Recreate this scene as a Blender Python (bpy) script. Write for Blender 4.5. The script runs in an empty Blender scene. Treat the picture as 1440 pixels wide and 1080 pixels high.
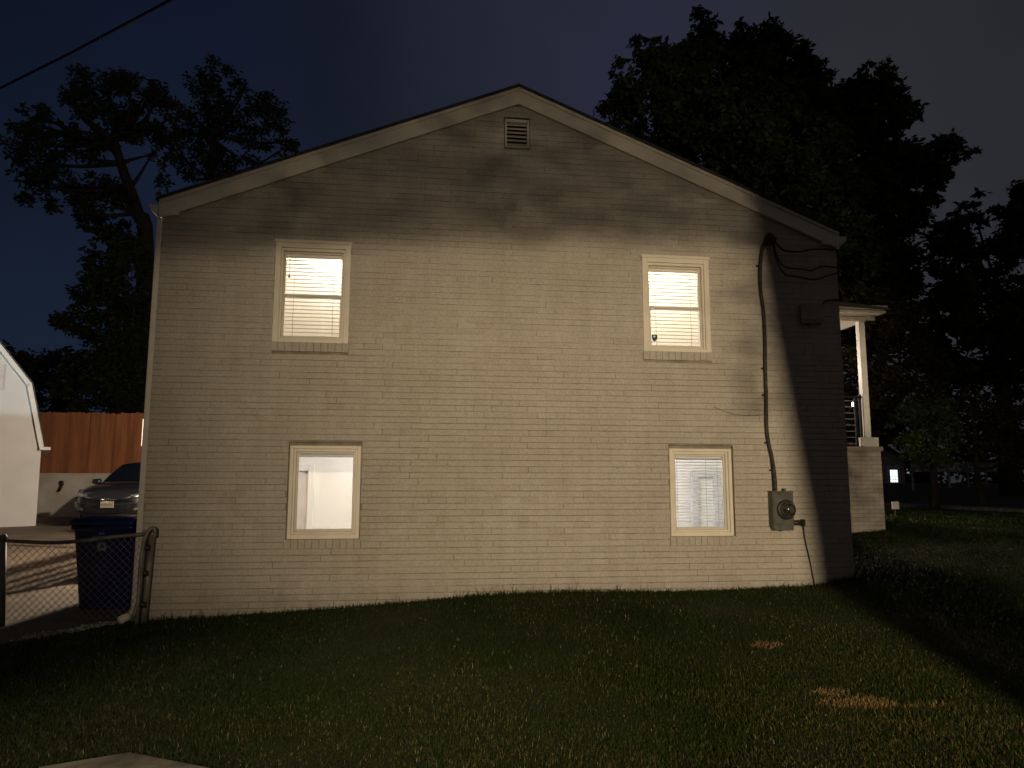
import bpy, math, random
import numpy as np
from mathutils import Vector, Matrix
from mathutils.geometry import tessellate_polygon
random.seed(7); rng = np.random.default_rng(7)
PI = math.pi; R = math.radians
sc = bpy.context.scene; COL = sc.collection

# ------------------------------------------------------------------ camera (solved from the gable wall)
CAM = np.array([0.0, -8.34, 1.65]); FPX = 1051.63
_y, _p, _r = R(7.3539), R(7.5118), R(0.1166)
FW = np.array([math.sin(_y)*math.cos(_p), math.cos(_y)*math.cos(_p), math.sin(_p)])
_rt = np.array([math.cos(_y), -math.sin(_y), 0]); _up = np.cross(_rt, FW)
RT = math.cos(_r)*_rt + math.sin(_r)*_up; UP = -math.sin(_r)*_rt + math.cos(_r)*_up
def ray(px, py): return FW*FPX + RT*(px-720) + UP*(540-py)
def at(px, py, Y):
    """photo pixel -> world point on the vertical plane y = Y"""
    d = ray(px, py); t = (Y-CAM[1])/d[1]; return Vector(CAM + d*t)
def gz(px, py, z):
    d = ray(px, py); t = (z-CAM[2])/d[2]; return Vector(CAM + d*t)
cam = bpy.data.objects.new('camera', bpy.data.cameras.new('camera')); COL.objects.link(cam)
m3 = Matrix((RT, UP, -FW)).transposed()
cam.matrix_world = Matrix.Translation(CAM) @ m3.to_4x4()
cam.data.sensor_width = 36; cam.data.lens = FPX/1440*36; cam.data.clip_end = 2000; cam.data.clip_start = .05
sc.camera = cam

# ------------------------------------------------------------------ helpers
class MB:
    def __init__(s): s.v = []; s.f = []; s.mi = []; s.sm = []
    def add(s, vs, fs, mi=0, smooth=False):
        b = len(s.v); s.v += [tuple(v) for v in vs]
        for f in fs: s.f.append(tuple(i+b for i in f)); s.mi.append(mi); s.sm.append(smooth)
        return s
    def box(s, x0, x1, y0, y1, z0, z1, mi=0, c=0.0):
        if c <= 0:
            vs = [(x0,y0,z0),(x1,y0,z0),(x1,y1,z0),(x0,y1,z0),(x0,y0,z1),(x1,y0,z1),(x1,y1,z1),(x0,y1,z1)]
            return s.add(vs, [(0,3,2,1),(4,5,6,7),(0,1,5,4),(1,2,6,5),(2,3,7,6),(3,0,4,7)], mi)
        # chamfered box: 24 verts, 26 faces
        vs = []; idx = {}
        X = (x0, x1); Y = (y0, y1); Z = (z0, z1); sg = (1, -1)
        for i in (0,1):
            for j in (0,1):
                for k in (0,1):
                    for ax in range(3):
                        idx[i,j,k,ax] = len(vs)
                        vs.append((X[i]+(0 if ax==0 else sg[i]*c), Y[j]+(0 if ax==1 else sg[j]*c), Z[k]+(0 if ax==2 else sg[k]*c)))
        fs = []
        for ax in range(3):
            for e in (0,1):
                q = []
                for a, b in ((0,0),(1,0),(1,1),(0,1)):
                    t = [0,0,0]; o = [n for n in range(3) if n != ax]; t[ax]=e; t[o[0]]=a; t[o[1]]=b; q.append(idx[t[0],t[1],t[2],ax])
                if (ax == 1) == (e == 1): q = q[::-1] if ax==1 else q
                fs.append(tuple(q))
        for ax in range(3):
            o = [n for n in range(3) if n != ax]
            for a in (0,1):
                for b in (0,1):
                    t0=[0,0,0]; t1=[0,0,0]; t0[o[0]]=t1[o[0]]=a; t0[o[1]]=t1[o[1]]=b; t1[ax]=1
                    fs.append((idx[t0[0],t0[1],t0[2],o[0]], idx[t1[0],t1[1],t1[2],o[0]], idx[t1[0],t1[1],t1[2],o[1]], idx[t0[0],t0[1],t0[2],o[1]]))
        for i in (0,1):
            for j in (0,1):
                for k in (0,1): fs.append((idx[i,j,k,0], idx[i,j,k,1], idx[i,j,k,2]))
        return s.add(vs, fs, mi)
    def ring(s, x0, x1, z0, z1, wl, wr, wt, wb, y0, y1, mi=0, c=.004):
        s.box(x0, x0+wl, y0, y1, z0, z1, mi, c); s.box(x1-wr, x1, y0, y1, z0, z1, mi, c)
        s.box(x0+wl, x1-wr, y0+.001, y1, z1-wt, z1, mi, c); s.box(x0+wl, x1-wr, y0+.001, y1, z0, z0+wb, mi, c)
        return s
    def tube(s, pts, rad, n=8, mi=0, caps=True):
        pts = [Vector(p) for p in pts]; k = len(pts)
        if not hasattr(rad, '__len__'): rad = [rad]*k
        vs = []; prev = None
        for i, p in enumerate(pts):
            t = (pts[min(i+1,k-1)]-pts[max(i-1,0)]).normalized()
            if prev is None:
                a = Vector((0,0,1)) if abs(t.z) < .9 else Vector((1,0,0)); u = t.cross(a).normalized()
            else:
                u = (prev - t*prev.dot(t)).normalized()
            prev = u; w = t.cross(u)
            for j in range(n):
                a = 2*PI*j/n; vs.append(p + (u*math.cos(a)+w*math.sin(a))*rad[i])
        fs = [(i*n+j, i*n+(j+1)%n, (i+1)*n+(j+1)%n, (i+1)*n+j) for i in range(k-1) for j in range(n)]
        if caps: fs += [tuple(range(n))[::-1], tuple((k-1)*n+j for j in range(n))]
        return s.add(vs, fs, mi, True)
    def lathe(s, prof, n=24, axis='z', org=(0,0,0), mi=0):
        vs = []; k = len(prof)
        for r, h in prof:
            for j in range(n):
                a = 2*PI*j/n
                p = (r*math.cos(a), r*math.sin(a), h) if axis=='z' else ((r*math.cos(a), -h, r*math.sin(a)) if axis=='y' else (h, r*math.cos(a), r*math.sin(a)))
                vs.append((p[0]+org[0], p[1]+org[1], p[2]+org[2]))
        fs = [(i*n+j, i*n+(j+1)%n, (i+1)*n+(j+1)%n, (i+1)*n+j) for i in range(k-1) for j in range(n)]
        fs += [tuple(range(n))[::-1], tuple((k-1)*n+j for j in range(n))]
        return s.add(vs, fs, mi, True)
    def prism(s, poly, y0, y1, mi=0):
        """poly in (x,z), extruded along y"""
        n = len(poly); vs = [(x,y0,z) for x,z in poly]+[(x,y1,z) for x,z in poly]
        fs = [tuple(range(n)), tuple(range(2*n-1, n-1, -1))]+[(i, n+i, n+(i+1)%n, (i+1)%n) for i in range(n)]
        return s.add(vs, fs, mi)
    def loft(s, secs, mi=0, caps=True, smooth=True):
        n = len(secs[0]); vs = [p for q in secs for p in q]
        fs = [(i*n+j, i*n+(j+1)%n, (i+1)*n+(j+1)%n, (i+1)*n+j) for i in range(len(secs)-1) for j in range(n)]
        if caps: fs += [tuple(range(n))[::-1], tuple((len(secs)-1)*n+j for j in range(n))]
        return s.add(vs, fs, mi, smooth)
    def build(s, name, mats, parent=None, loc=None, rz=0.0):
        me = bpy.data.meshes.new(name); me.from_pydata(s.v, [], s.f)
        if not isinstance(mats, (list, tuple)): mats = [mats]
        for m in mats: me.materials.append(m)
        me.polygons.foreach_set('material_index', s.mi); me.polygons.foreach_set('use_smooth', s.sm)
        me.update()
        import bmesh
        if len(s.f) < 60000:
            bm = bmesh.new(); bm.from_mesh(me); bmesh.ops.recalc_face_normals(bm, faces=bm.faces[:]); bm.to_mesh(me); bm.free()
        o = bpy.data.objects.new(name, me); COL.objects.link(o)
        if parent: o.parent = parent
        if loc is not None: o.location = loc
        o.rotation_euler.z = rz
        return o
def empty(name, loc=(0,0,0), rz=0.0):
    o = bpy.data.objects.new(name, None); COL.objects.link(o); o.location = loc; o.rotation_euler.z = rz; o.empty_display_size = .2; return o
def tag(o, label=None, cat=None, group=None, kind=None):
    if label: o['label'] = label
    if cat: o['category'] = cat
    if group: o['group'] = group
    if kind: o['kind'] = kind
    return o

# ------------------------------------------------------------------ materials
def mat(name, col, rough=.7, metal=0.0, var=.12, scale=6.0, bump=0.0, bscale=60.0, col2=None, spec=.4, coat=0.0, detail=5.0):
    m = bpy.data.materials.new(name); m.use_nodes = True; n = m.node_tree.nodes; l = m.node_tree.links
    b = n['Principled BSDF']; b.inputs['Roughness'].default_value = rough; b.inputs['Metallic'].default_value = metal
    b.inputs['Specular IOR Level'].default_value = spec; b.inputs['Coat Weight'].default_value = coat
    tc = n.new('ShaderNodeTexCoord'); nz = n.new('ShaderNodeTexNoise'); nz.inputs['Scale'].default_value = scale; nz.inputs['Detail'].default_value = detail
    l.new(tc.outputs['Object'], nz.inputs['Vector'])
    mx = n.new('ShaderNodeMix'); mx.data_type = 'RGBA'
    c2 = col2 or tuple(c*(1-2*var) for c in col); c1 = col if col2 else tuple(min(1, c*(1+var)) for c in col)
    mx.inputs['A'].default_value = (*c1, 1); mx.inputs['B'].default_value = (*c2, 1)
    rp = n.new('ShaderNodeMapRange'); rp.inputs['From Min'].default_value = .35; rp.inputs['From Max'].default_value = .68
    l.new(nz.outputs['Fac'], rp.inputs['Value']); l.new(rp.outputs['Result'], mx.inputs['Factor']); l.new(mx.outputs['Result'], b.inputs['Base Color'])
    if bump > 0:
        n2 = n.new('ShaderNodeTexNoise'); n2.inputs['Scale'].default_value = bscale; n2.inputs['Detail'].default_value = 4
        l.new(tc.outputs['Object'], n2.inputs['Vector'])
        bp = n.new('ShaderNodeBump'); bp.inputs['Strength'].default_value = bump; bp.inputs['Distance'].default_value = .01
        l.new(n2.outputs['Fac'], bp.inputs['Height']); l.new(bp.outputs['Normal'], b.inputs['Normal'])
    m['b'] = 1
    return m
def bsdf(m): return m.node_tree.nodes['Principled BSDF']
def emis(name, col, st):
    m = mat(name, col, .5); bsdf(m).inputs['Emission Color'].default_value = (*col, 1); bsdf(m).inputs['Emission Strength'].default_value = st; return m
def glass(name, tint=(1,1,1), refl=.9):
    m = bpy.data.materials.new(name); m.use_nodes = True; n = m.node_tree.nodes; l = m.node_tree.links; n.clear()
    o = n.new('ShaderNodeOutputMaterial'); t = n.new('ShaderNodeBsdfTransparent'); g = n.new('ShaderNodeBsdfGlossy'); x = n.new('ShaderNodeMixShader'); f = n.new('ShaderNodeFresnel')
    f.inputs['IOR'].default_value = 1.45; g.inputs['Roughness'].default_value = .02; t.inputs['Color'].default_value = (*tint, 1); g.inputs['Color'].default_value = (refl,refl,refl,1)
    nz = n.new('ShaderNodeTexNoise'); nz.inputs['Scale'].default_value = 3; bp = n.new('ShaderNodeBump'); bp.inputs['Strength'].default_value = .03
    l.new(nz.outputs['Fac'], bp.inputs['Height']); l.new(bp.outputs['Normal'], g.inputs['Normal'])
    l.new(f.outputs['Fac'], x.inputs['Fac']); l.new(t.outputs['BSDF'], x.inputs[1]); l.new(g.outputs['BSDF'], x.inputs[2]); l.new(x.outputs['Shader'], o.inputs['Surface'])
    return m
def brick_mat(name, c1, c2, mortar, rough=.75):
    """procedural running bond for walls that are not built brick by brick"""
    m = mat(name, c1, rough); n = m.node_tree.nodes; l = m.node_tree.links; b = bsdf(m)
    tc = n.new('ShaderNodeTexCoord'); sp = n.new('ShaderNodeSeparateXYZ'); ad = n.new('ShaderNodeMath'); cb = n.new('ShaderNodeCombineXYZ')
    l.new(tc.outputs['Object'], sp.inputs[0]); l.new(sp.outputs['X'], ad.inputs[0]); l.new(sp.outputs['Y'], ad.inputs[1]); l.new(ad.outputs[0], cb.inputs['X']); l.new(sp.outputs['Z'], cb.inputs['Y'])
    bt = n.new('ShaderNodeTexBrick'); bt.inputs['Scale'].default_value = 1; bt.inputs['Brick Width'].default_value = .205; bt.inputs['Row Height'].default_value = .0677; bt.inputs['Mortar Size'].default_value = .004
    bt.inputs['Color1'].default_value = (*c1,1); bt.inputs['Color2'].default_value = (*c2,1); bt.inputs['Mortar'].default_value = (*mortar,1)
    l.new(cb.outputs[0], bt.inputs['Vector']); l.new(bt.outputs['Color'], b.inputs['Base Color'])
    bp = n.new('ShaderNodeBump'); bp.inputs['Strength'].default_value = .6; bp.inputs['Distance'].default_value = .006; bp.invert = True
    l.new(bt.outputs['Fac'], bp.inputs['Height']); l.new(bp.outputs['Normal'], b.inputs['Normal'])
    return m
M = {}
M['brick'] = mat('painted_brick', (.50,.455,.385), .72, var=.05, scale=1.3, bump=.35, bscale=140, col2=(.45,.40,.33))
M['brick_b'] = mat('painted_brick_second_coat', (.485,.435,.36), .72, var=.05, scale=1.7, bump=.4, bscale=120, col2=(.44,.385,.31))
M['mortar'] = mat('painted_mortar', (.20,.17,.125), .85, scale=7, col2=(.33,.29,.225), bump=.4, bscale=90)
M['brick_side'] = brick_mat('painted_brick_side', (.50,.455,.385), (.46,.415,.345), (.33,.29,.235))
M['porch_brick'] = brick_mat('porch_brick', (.52,.47,.40), (.47,.42,.35), (.30,.26,.21))
M['trim'] = mat('white_painted_trim', (.74,.68,.57), .5, var=.04, scale=3, bump=.06, bscale=40)
M['frame'] = mat('cream_window_frame', (.76,.69,.56), .45, var=.04, scale=4)
M['sash'] = mat('white_vinyl_sash', (.66,.61,.52), .4, var=.03, scale=4)
M['shingle'] = mat('dark_shingles', (.05,.05,.055), .9, var=.3, scale=25, bump=.6, bscale=90)
M['gutter'] = mat('white_gutter', (.7,.65,.57), .4, var=.05)
M['glass'] = glass('window_glass')
M['room'] = mat('interior_paint', (.86,.84,.80), .8, var=.02, scale=2)
M['room_trim'] = mat('interior_trim', (.88,.78,.70), .5, var=.03)
M['room_dark'] = mat('interior_grey_door', (.55,.55,.55), .5, var=.04)
M['carpet'] = mat('interior_floor', (.4,.33,.25), .9)
M['vent'] = mat('vent_paint', (.55,.50,.42), .6, var=.06)
M['vent_dark'] = mat('vent_cavity', (.02,.02,.02), .9)
M['cable'] = mat('dark_cable', (.03,.028,.025), .6, var=.3, scale=30)
M['conduit'] = mat('weathered_service_cable', (.045,.04,.033), .7, var=.35, scale=25)
M['metal'] = mat('meter_grey_metal', (.115,.115,.095), .5, metal=.3, var=.15, scale=9, bump=.1)
M['metal_dark'] = mat('dark_metal', (.04,.038,.035), .5, metal=.5, var=.2)
M['galv'] = mat('galvanised_steel', (.22,.20,.17), .5, metal=.25, var=.2, scale=14)
M['black'] = mat('black_plastic', (.012,.012,.013), .45, var=.2)
M['soil'] = mat('lawn_soil', (.028,.024,.013), .95, col2=(.035,.04,.012), scale=3, bump=.8, bscale=30)
M['asphalt'] = mat('driveway_asphalt', (.15,.115,.08), .9, col2=(.085,.062,.042), scale=1.6, bump=.7, bscale=90)
M['street'] = mat('street_asphalt', (.035,.033,.03), .9, var=.2, scale=2, bump=.5, bscale=80)
M['concrete'] = mat('pavement_concrete', (.24,.205,.16), .9, var=.28, scale=5, bump=.4, bscale=70)
M['bank'] = mat('far_verge_earth', (.05,.045,.02), .95, col2=(.028,.035,.01), scale=1.2, bump=.8, bscale=10)
M['shed'] = mat('white_shed_siding', (.60,.595,.575), .6, var=.03, scale=1.5)
M['shed_roof'] = mat('shed_roof', (.06,.06,.06), .9, bump=.4)
M['cedar'] = mat('cedar_boards', (.34,.13,.055), .75, col2=(.19,.068,.026), scale=2.2, bump=.3, bscale=50)
for _nz in [x for x in M['cedar'].node_tree.nodes if x.type == 'TEX_NOISE'][:1]:
    _mp = M['cedar'].node_tree.nodes.new('ShaderNodeMapping'); _mp.inputs['Scale'].default_value = (3.2,1,.22); _s = _nz.inputs['Vector'].links[0].from_socket
    M['cedar'].node_tree.links.new(_s, _mp.inputs['Vector']); M['cedar'].node_tree.links.new(_mp.outputs[0], _nz.inputs['Vector'])
M['white_wall'] = mat('whitewashed_block', (.60,.55,.48), .85, col2=(.44,.39,.32), scale=1.4, bump=.5, bscale=30)
M['carpaint'] = mat('grey_blue_car_paint', (.05,.055,.065), .3, metal=.6, var=.05, coat=.6)
M['carglass'] = mat('car_glass', (.01,.012,.014), .05, var=.1, spec=.8, coat=.5)
M['chrome'] = mat('chrome', (.7,.7,.7), .15, metal=1, var=.05)
M['lamp_lens'] = mat('headlight_lens', (.42,.43,.45), .12, metal=.4, var=.3, scale=20, coat=1)
M['tyre'] = mat('tyre_rubber', (.02,.02,.02), .8)
M['plate'] = mat('licence_plate_white', (.32,.30,.22), .5, var=.1, scale=30)
M['plate_ink'] = mat('licence_plate_ink', (.10,.09,.10), .6)
M['bin'] = mat('blue_bin_plastic', (.007,.013,.095), .45, var=.15, scale=5, bump=.1)
M['bin_mark'] = mat('bin_white_print', (.30,.32,.42), .7, var=.25, scale=40)
M['gravel'] = mat('pale_gravel', (.42,.38,.32), .9, var=.3, scale=18)
M['bark'] = mat('tree_bark', (.035,.028,.02), .95, var=.3, scale=12, bump=.8, bscale=18)
M['leaf'] = mat('dark_foliage', (.045,.06,.018), .6, scale=.5, col2=(.025,.035,.010), detail=8)
M['leaf_warm'] = mat('autumn_foliage', (.075,.055,.02), .6, scale=.45, col2=(.035,.035,.012), detail=8)
M['leaf_bright'] = mat('pale_green_foliage', (.10,.14,.035), .5, scale=.9, col2=(.05,.08,.02), detail=8)
M['postwhite'] = mat('white_porch_paint', (.74,.72,.68), .45, var=.04)
M['ceiling'] = mat('porch_soffit', (.82,.76,.68), .6, var=.03)
M['rail'] = mat('black_railing', (.05,.05,.05), .3, metal=.7, var=.1)
M['cable_rail'] = mat('steel_cable', (.6,.6,.6), .45, metal=.4, var=.1)
M['deckwood'] = mat('deck_boards', (.22,.15,.09), .8, var=.2, scale=6)
M['sticker'] = mat('alarm_sticker_teal', (.008,.06,.085), .4, var=.1)
M['sticker_white'] = mat('alarm_sticker_white', (.7,.75,.75), .4, var=.05)

def attr_mat(name, rough=.6):
    m = bpy.data.materials.new(name); m.use_nodes = True; n = m.node_tree.nodes; l = m.node_tree.links
    a = n.new('ShaderNodeAttribute'); a.attribute_name = 'tint'; l.new(a.outputs['Color'], bsdf(m).inputs['Base Color'])
    bsdf(m).inputs['Roughness'].default_value = rough; bsdf(m).inputs['Specular IOR Level'].default_value = .25
    return m
M['grass'] = attr_mat('grass_blades')
for k, tc_ in (('leaf',(.16,.15,.07)), ('leaf_warm',(.17,.12,.06)), ('leaf_bright',(.22,.26,.08))):
    _n = M[k].node_tree.nodes; _l = M[k].node_tree.links; _t = _n.new('ShaderNodeBsdfTranslucent'); _t.inputs['Color'].default_value = (*tc_,1)
    _x = _n.new('ShaderNodeMixShader'); _x.inputs['Fac'].default_value = .45; _l.new(bsdf(M[k]).outputs[0], _x.inputs[1]); _l.new(_t.outputs[0], _x.inputs[2]); _l.new(_x.outputs[0], _n['Material Output'].inputs['Surface'])
def weather(m):
    '''paint wear: vertical drip streaks, fine speckle and mud splash along the base'''
    n = m.node_tree.nodes; l = m.node_tree.links; b = bsdf(m); src = b.inputs['Base Color'].links[0].from_socket
    tc = n.new('ShaderNodeTexCoord'); mp = n.new('ShaderNodeMapping'); mp.inputs['Scale'].default_value = (5,1,.7); l.new(tc.outputs['Object'], mp.inputs['Vector'])
    a = n.new('ShaderNodeTexNoise'); a.inputs['Scale'].default_value = 1.6; a.inputs['Detail'].default_value = 6; l.new(mp.outputs[0], a.inputs['Vector'])
    r = n.new('ShaderNodeMapRange'); r.inputs['From Min'].default_value = .3; r.inputs['From Max'].default_value = .7; r.inputs['To Min'].default_value = .92; r.inputs['To Max'].default_value = 1.04; l.new(a.outputs['Fac'], r.inputs['Value'])
    f = n.new('ShaderNodeTexNoise'); f.inputs['Scale'].default_value = 42; f.inputs['Detail'].default_value = 3; l.new(tc.outputs['Object'], f.inputs['Vector'])
    r2 = n.new('ShaderNodeMapRange'); r2.inputs['From Min'].default_value = .32; r2.inputs['From Max'].default_value = .6; r2.inputs['To Min'].default_value = .86; r2.inputs['To Max'].default_value = 1.04; l.new(f.outputs['Fac'], r2.inputs['Value'])
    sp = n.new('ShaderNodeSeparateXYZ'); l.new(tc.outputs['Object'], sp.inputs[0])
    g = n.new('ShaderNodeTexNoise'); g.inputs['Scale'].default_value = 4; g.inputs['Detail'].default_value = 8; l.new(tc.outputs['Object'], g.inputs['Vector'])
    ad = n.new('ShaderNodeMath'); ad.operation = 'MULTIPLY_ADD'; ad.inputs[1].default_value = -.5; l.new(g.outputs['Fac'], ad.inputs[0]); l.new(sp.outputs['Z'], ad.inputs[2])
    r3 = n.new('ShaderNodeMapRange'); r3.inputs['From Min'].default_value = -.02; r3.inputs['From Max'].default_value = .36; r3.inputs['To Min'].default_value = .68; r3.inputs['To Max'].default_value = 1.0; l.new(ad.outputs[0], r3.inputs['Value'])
    m1 = n.new('ShaderNodeMath'); m1.operation = 'MULTIPLY'; l.new(r.outputs[0], m1.inputs[0]); l.new(r2.outputs[0], m1.inputs[1])
    m2 = n.new('ShaderNodeMath'); m2.operation = 'MULTIPLY'; l.new(m1.outputs[0], m2.inputs[0]); l.new(r3.outputs[0], m2.inputs[1])
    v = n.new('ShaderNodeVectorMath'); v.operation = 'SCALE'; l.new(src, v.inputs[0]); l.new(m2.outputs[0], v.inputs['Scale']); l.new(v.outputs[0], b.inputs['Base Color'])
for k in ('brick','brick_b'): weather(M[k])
def blind_mat():
    m = bpy.data.materials.new('blind_slats'); m.use_nodes = True; n = m.node_tree.nodes; l = m.node_tree.links
    o = n['Material Output']; b = bsdf(m); b.inputs['Base Color'].default_value = (.82,.76,.64,1); b.inputs['Roughness'].default_value = .5
    t = n.new('ShaderNodeBsdfTranslucent'); nz = n.new('ShaderNodeTexNoise'); nz.inputs['Scale'].default_value = 2.5
    cr = n.new('ShaderNodeMix'); cr.data_type = 'RGBA'; cr.inputs['A'].default_value = (.92,.88,.78,1); cr.inputs['B'].default_value = (.90,.83,.69,1)
    l.new(nz.outputs['Fac'], cr.inputs['Factor']); l.new(cr.outputs['Result'], t.inputs['Color'])
    x = n.new('ShaderNodeMixShader'); x.inputs['Fac'].default_value = .5
    l.new(b.outputs[0], x.inputs[1]); l.new(t.outputs[0], x.inputs[2]); l.new(x.outputs[0], o.inputs['Surface'])
    return m
M['blind'] = blind_mat()

# ------------------------------------------------------------------ ground
def hgt(x, y):
    x = np.asarray(x, float); y = np.asarray(y, float)
    hw = np.interp(x, [-12,-4,-2.73,-.74,.7,1.82,3,4.55,5.1,8,12,16.4,21,60], [.2,.21,.22,.33,.43,.455,.44,.47,.56,.78,.78,.70,.70,.8])
    fr = np.interp(x, [-12,-3,3,8,14], [-.05,0,.05,.25,.5])
    t = np.clip(-y/4.1, 0, 1); t = t*t*(3-2*t)*.55 + t*.45
    h = hw*(1-t)+fr*t
    left = np.interp(x, [-3.2,-2.5], [1, 0]); h = h + left*np.clip(y, 0, 13)*.0275
    right = np.interp(x, [4.9,6,14,16.4], [0,1,1,0]); h = h + right*np.clip(y, 0, 5)*.03
    bank = np.clip(x-21, 0, 30); h = h + np.minimum(bank*.055, .9)
    return h
def hz(x, y): return float(hgt(x, y))
def sheet(name, xs, ys, off, m, wob=0):
    X, Y = np.meshgrid(xs, ys, indexing='ij'); Z = hgt(X, Y)+off
    if wob: Z = Z + wob*np.sin(X*3.1+Y*1.7)*np.sin(Y*2.3-X*.9)
    nx, ny = X.shape; b = MB()
    vs = list(zip(X.ravel(), Y.ravel(), Z.ravel()))
    b.add(vs, [(i*ny+j, (i+1)*ny+j, (i+1)*ny+j+1, i*ny+j+1) for i in range(nx-1) for j in range(ny-1)], 0, True)
    return b.build(name, m)
xs = np.concatenate([[-400,-150,-60,-30,-18], np.arange(-12, 30, .3), [32,40,60,120,400]])
ys = np.concatenate([[-200,-80,-40,-25,-15], np.arange(-11, 26, .3), [28,34,45,70,150,500]])
tag(sheet('lawn_ground', xs, ys, 0, M['soil'], .006), kind='structure')
# a strip that follows an outline given as (x,y) points, triangulated finely enough to lie on the ground
def patch(name, poly, off, m, step=.25, kind='structure'):
    px = np.array(poly); x0, y0 = px.min(0); x1, y1 = px.max(0)
    import bmesh
    bm = bmesh.new(); bm.faces.new([bm.verts.new((p[0], p[1], 0)) for p in poly])
    for ax, a, e in ((0, x0, x1), (1, y0, y1)):
        k = a+step
        while k < e:
            co = (k,0,0) if ax == 0 else (0,k,0); no = (1,0,0) if ax == 0 else (0,1,0)
            bmesh.ops.bisect_plane(bm, geom=bm.verts[:]+bm.edges[:]+bm.faces[:], plane_co=co, plane_no=no); k += step
    for v in bm.verts: v.co.z = hz(v.co.x, v.co.y)+off
    r = bmesh.ops.extrude_face_region(bm, geom=bm.faces[:])
    for g in r['geom']:
        if isinstance(g, bmesh.types.BMVert): g.co.z -= off+.06
    bmesh.ops.recalc_face_normals(bm, faces=bm.faces[:])
    me = bpy.data.meshes.new(name); bm.to_mesh(me); bm.free(); me.materials.append(m)
    o = bpy.data.objects.new(name, me); COL.objects.link(o); return tag(o, kind=kind)
DRIVE = [(-2.84,.12),(-3.02,.02),(-3.2,-.28),(-3.55,-.72),(-4.1,-1.15),(-5.2,-1.7),(-14,-3.4),(-14,16.4),(-2.84,16.4)]
patch('driveway', DRIVE, .02, M['asphalt'])
a, b_ = gz(182,1052,.09), gz(350,1083,.08)
WALK = [(a.x,a.y),(b_.x,b_.y),(b_.x+1.6,b_.y-.9),(b_.x+9,b_.y-2.2),(b_.x+9,b_.y-3.9),(a.x-1.3,b_.y-2.2),(a.x-.75,a.y-.55),(a.x-.42,a.y-.14)]
patch('pavement', WALK, .025, M['concrete'])
patch('street', [(16.4,-40),(19.6,-40),(19.6,70),(16.4,70)], .02, M['street'], 1.0)
patch('kerb', [(19.62,-40),(20.5,-40),(20.5,70),(19.62,70)], .12, M['concrete'], 1.0)

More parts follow.
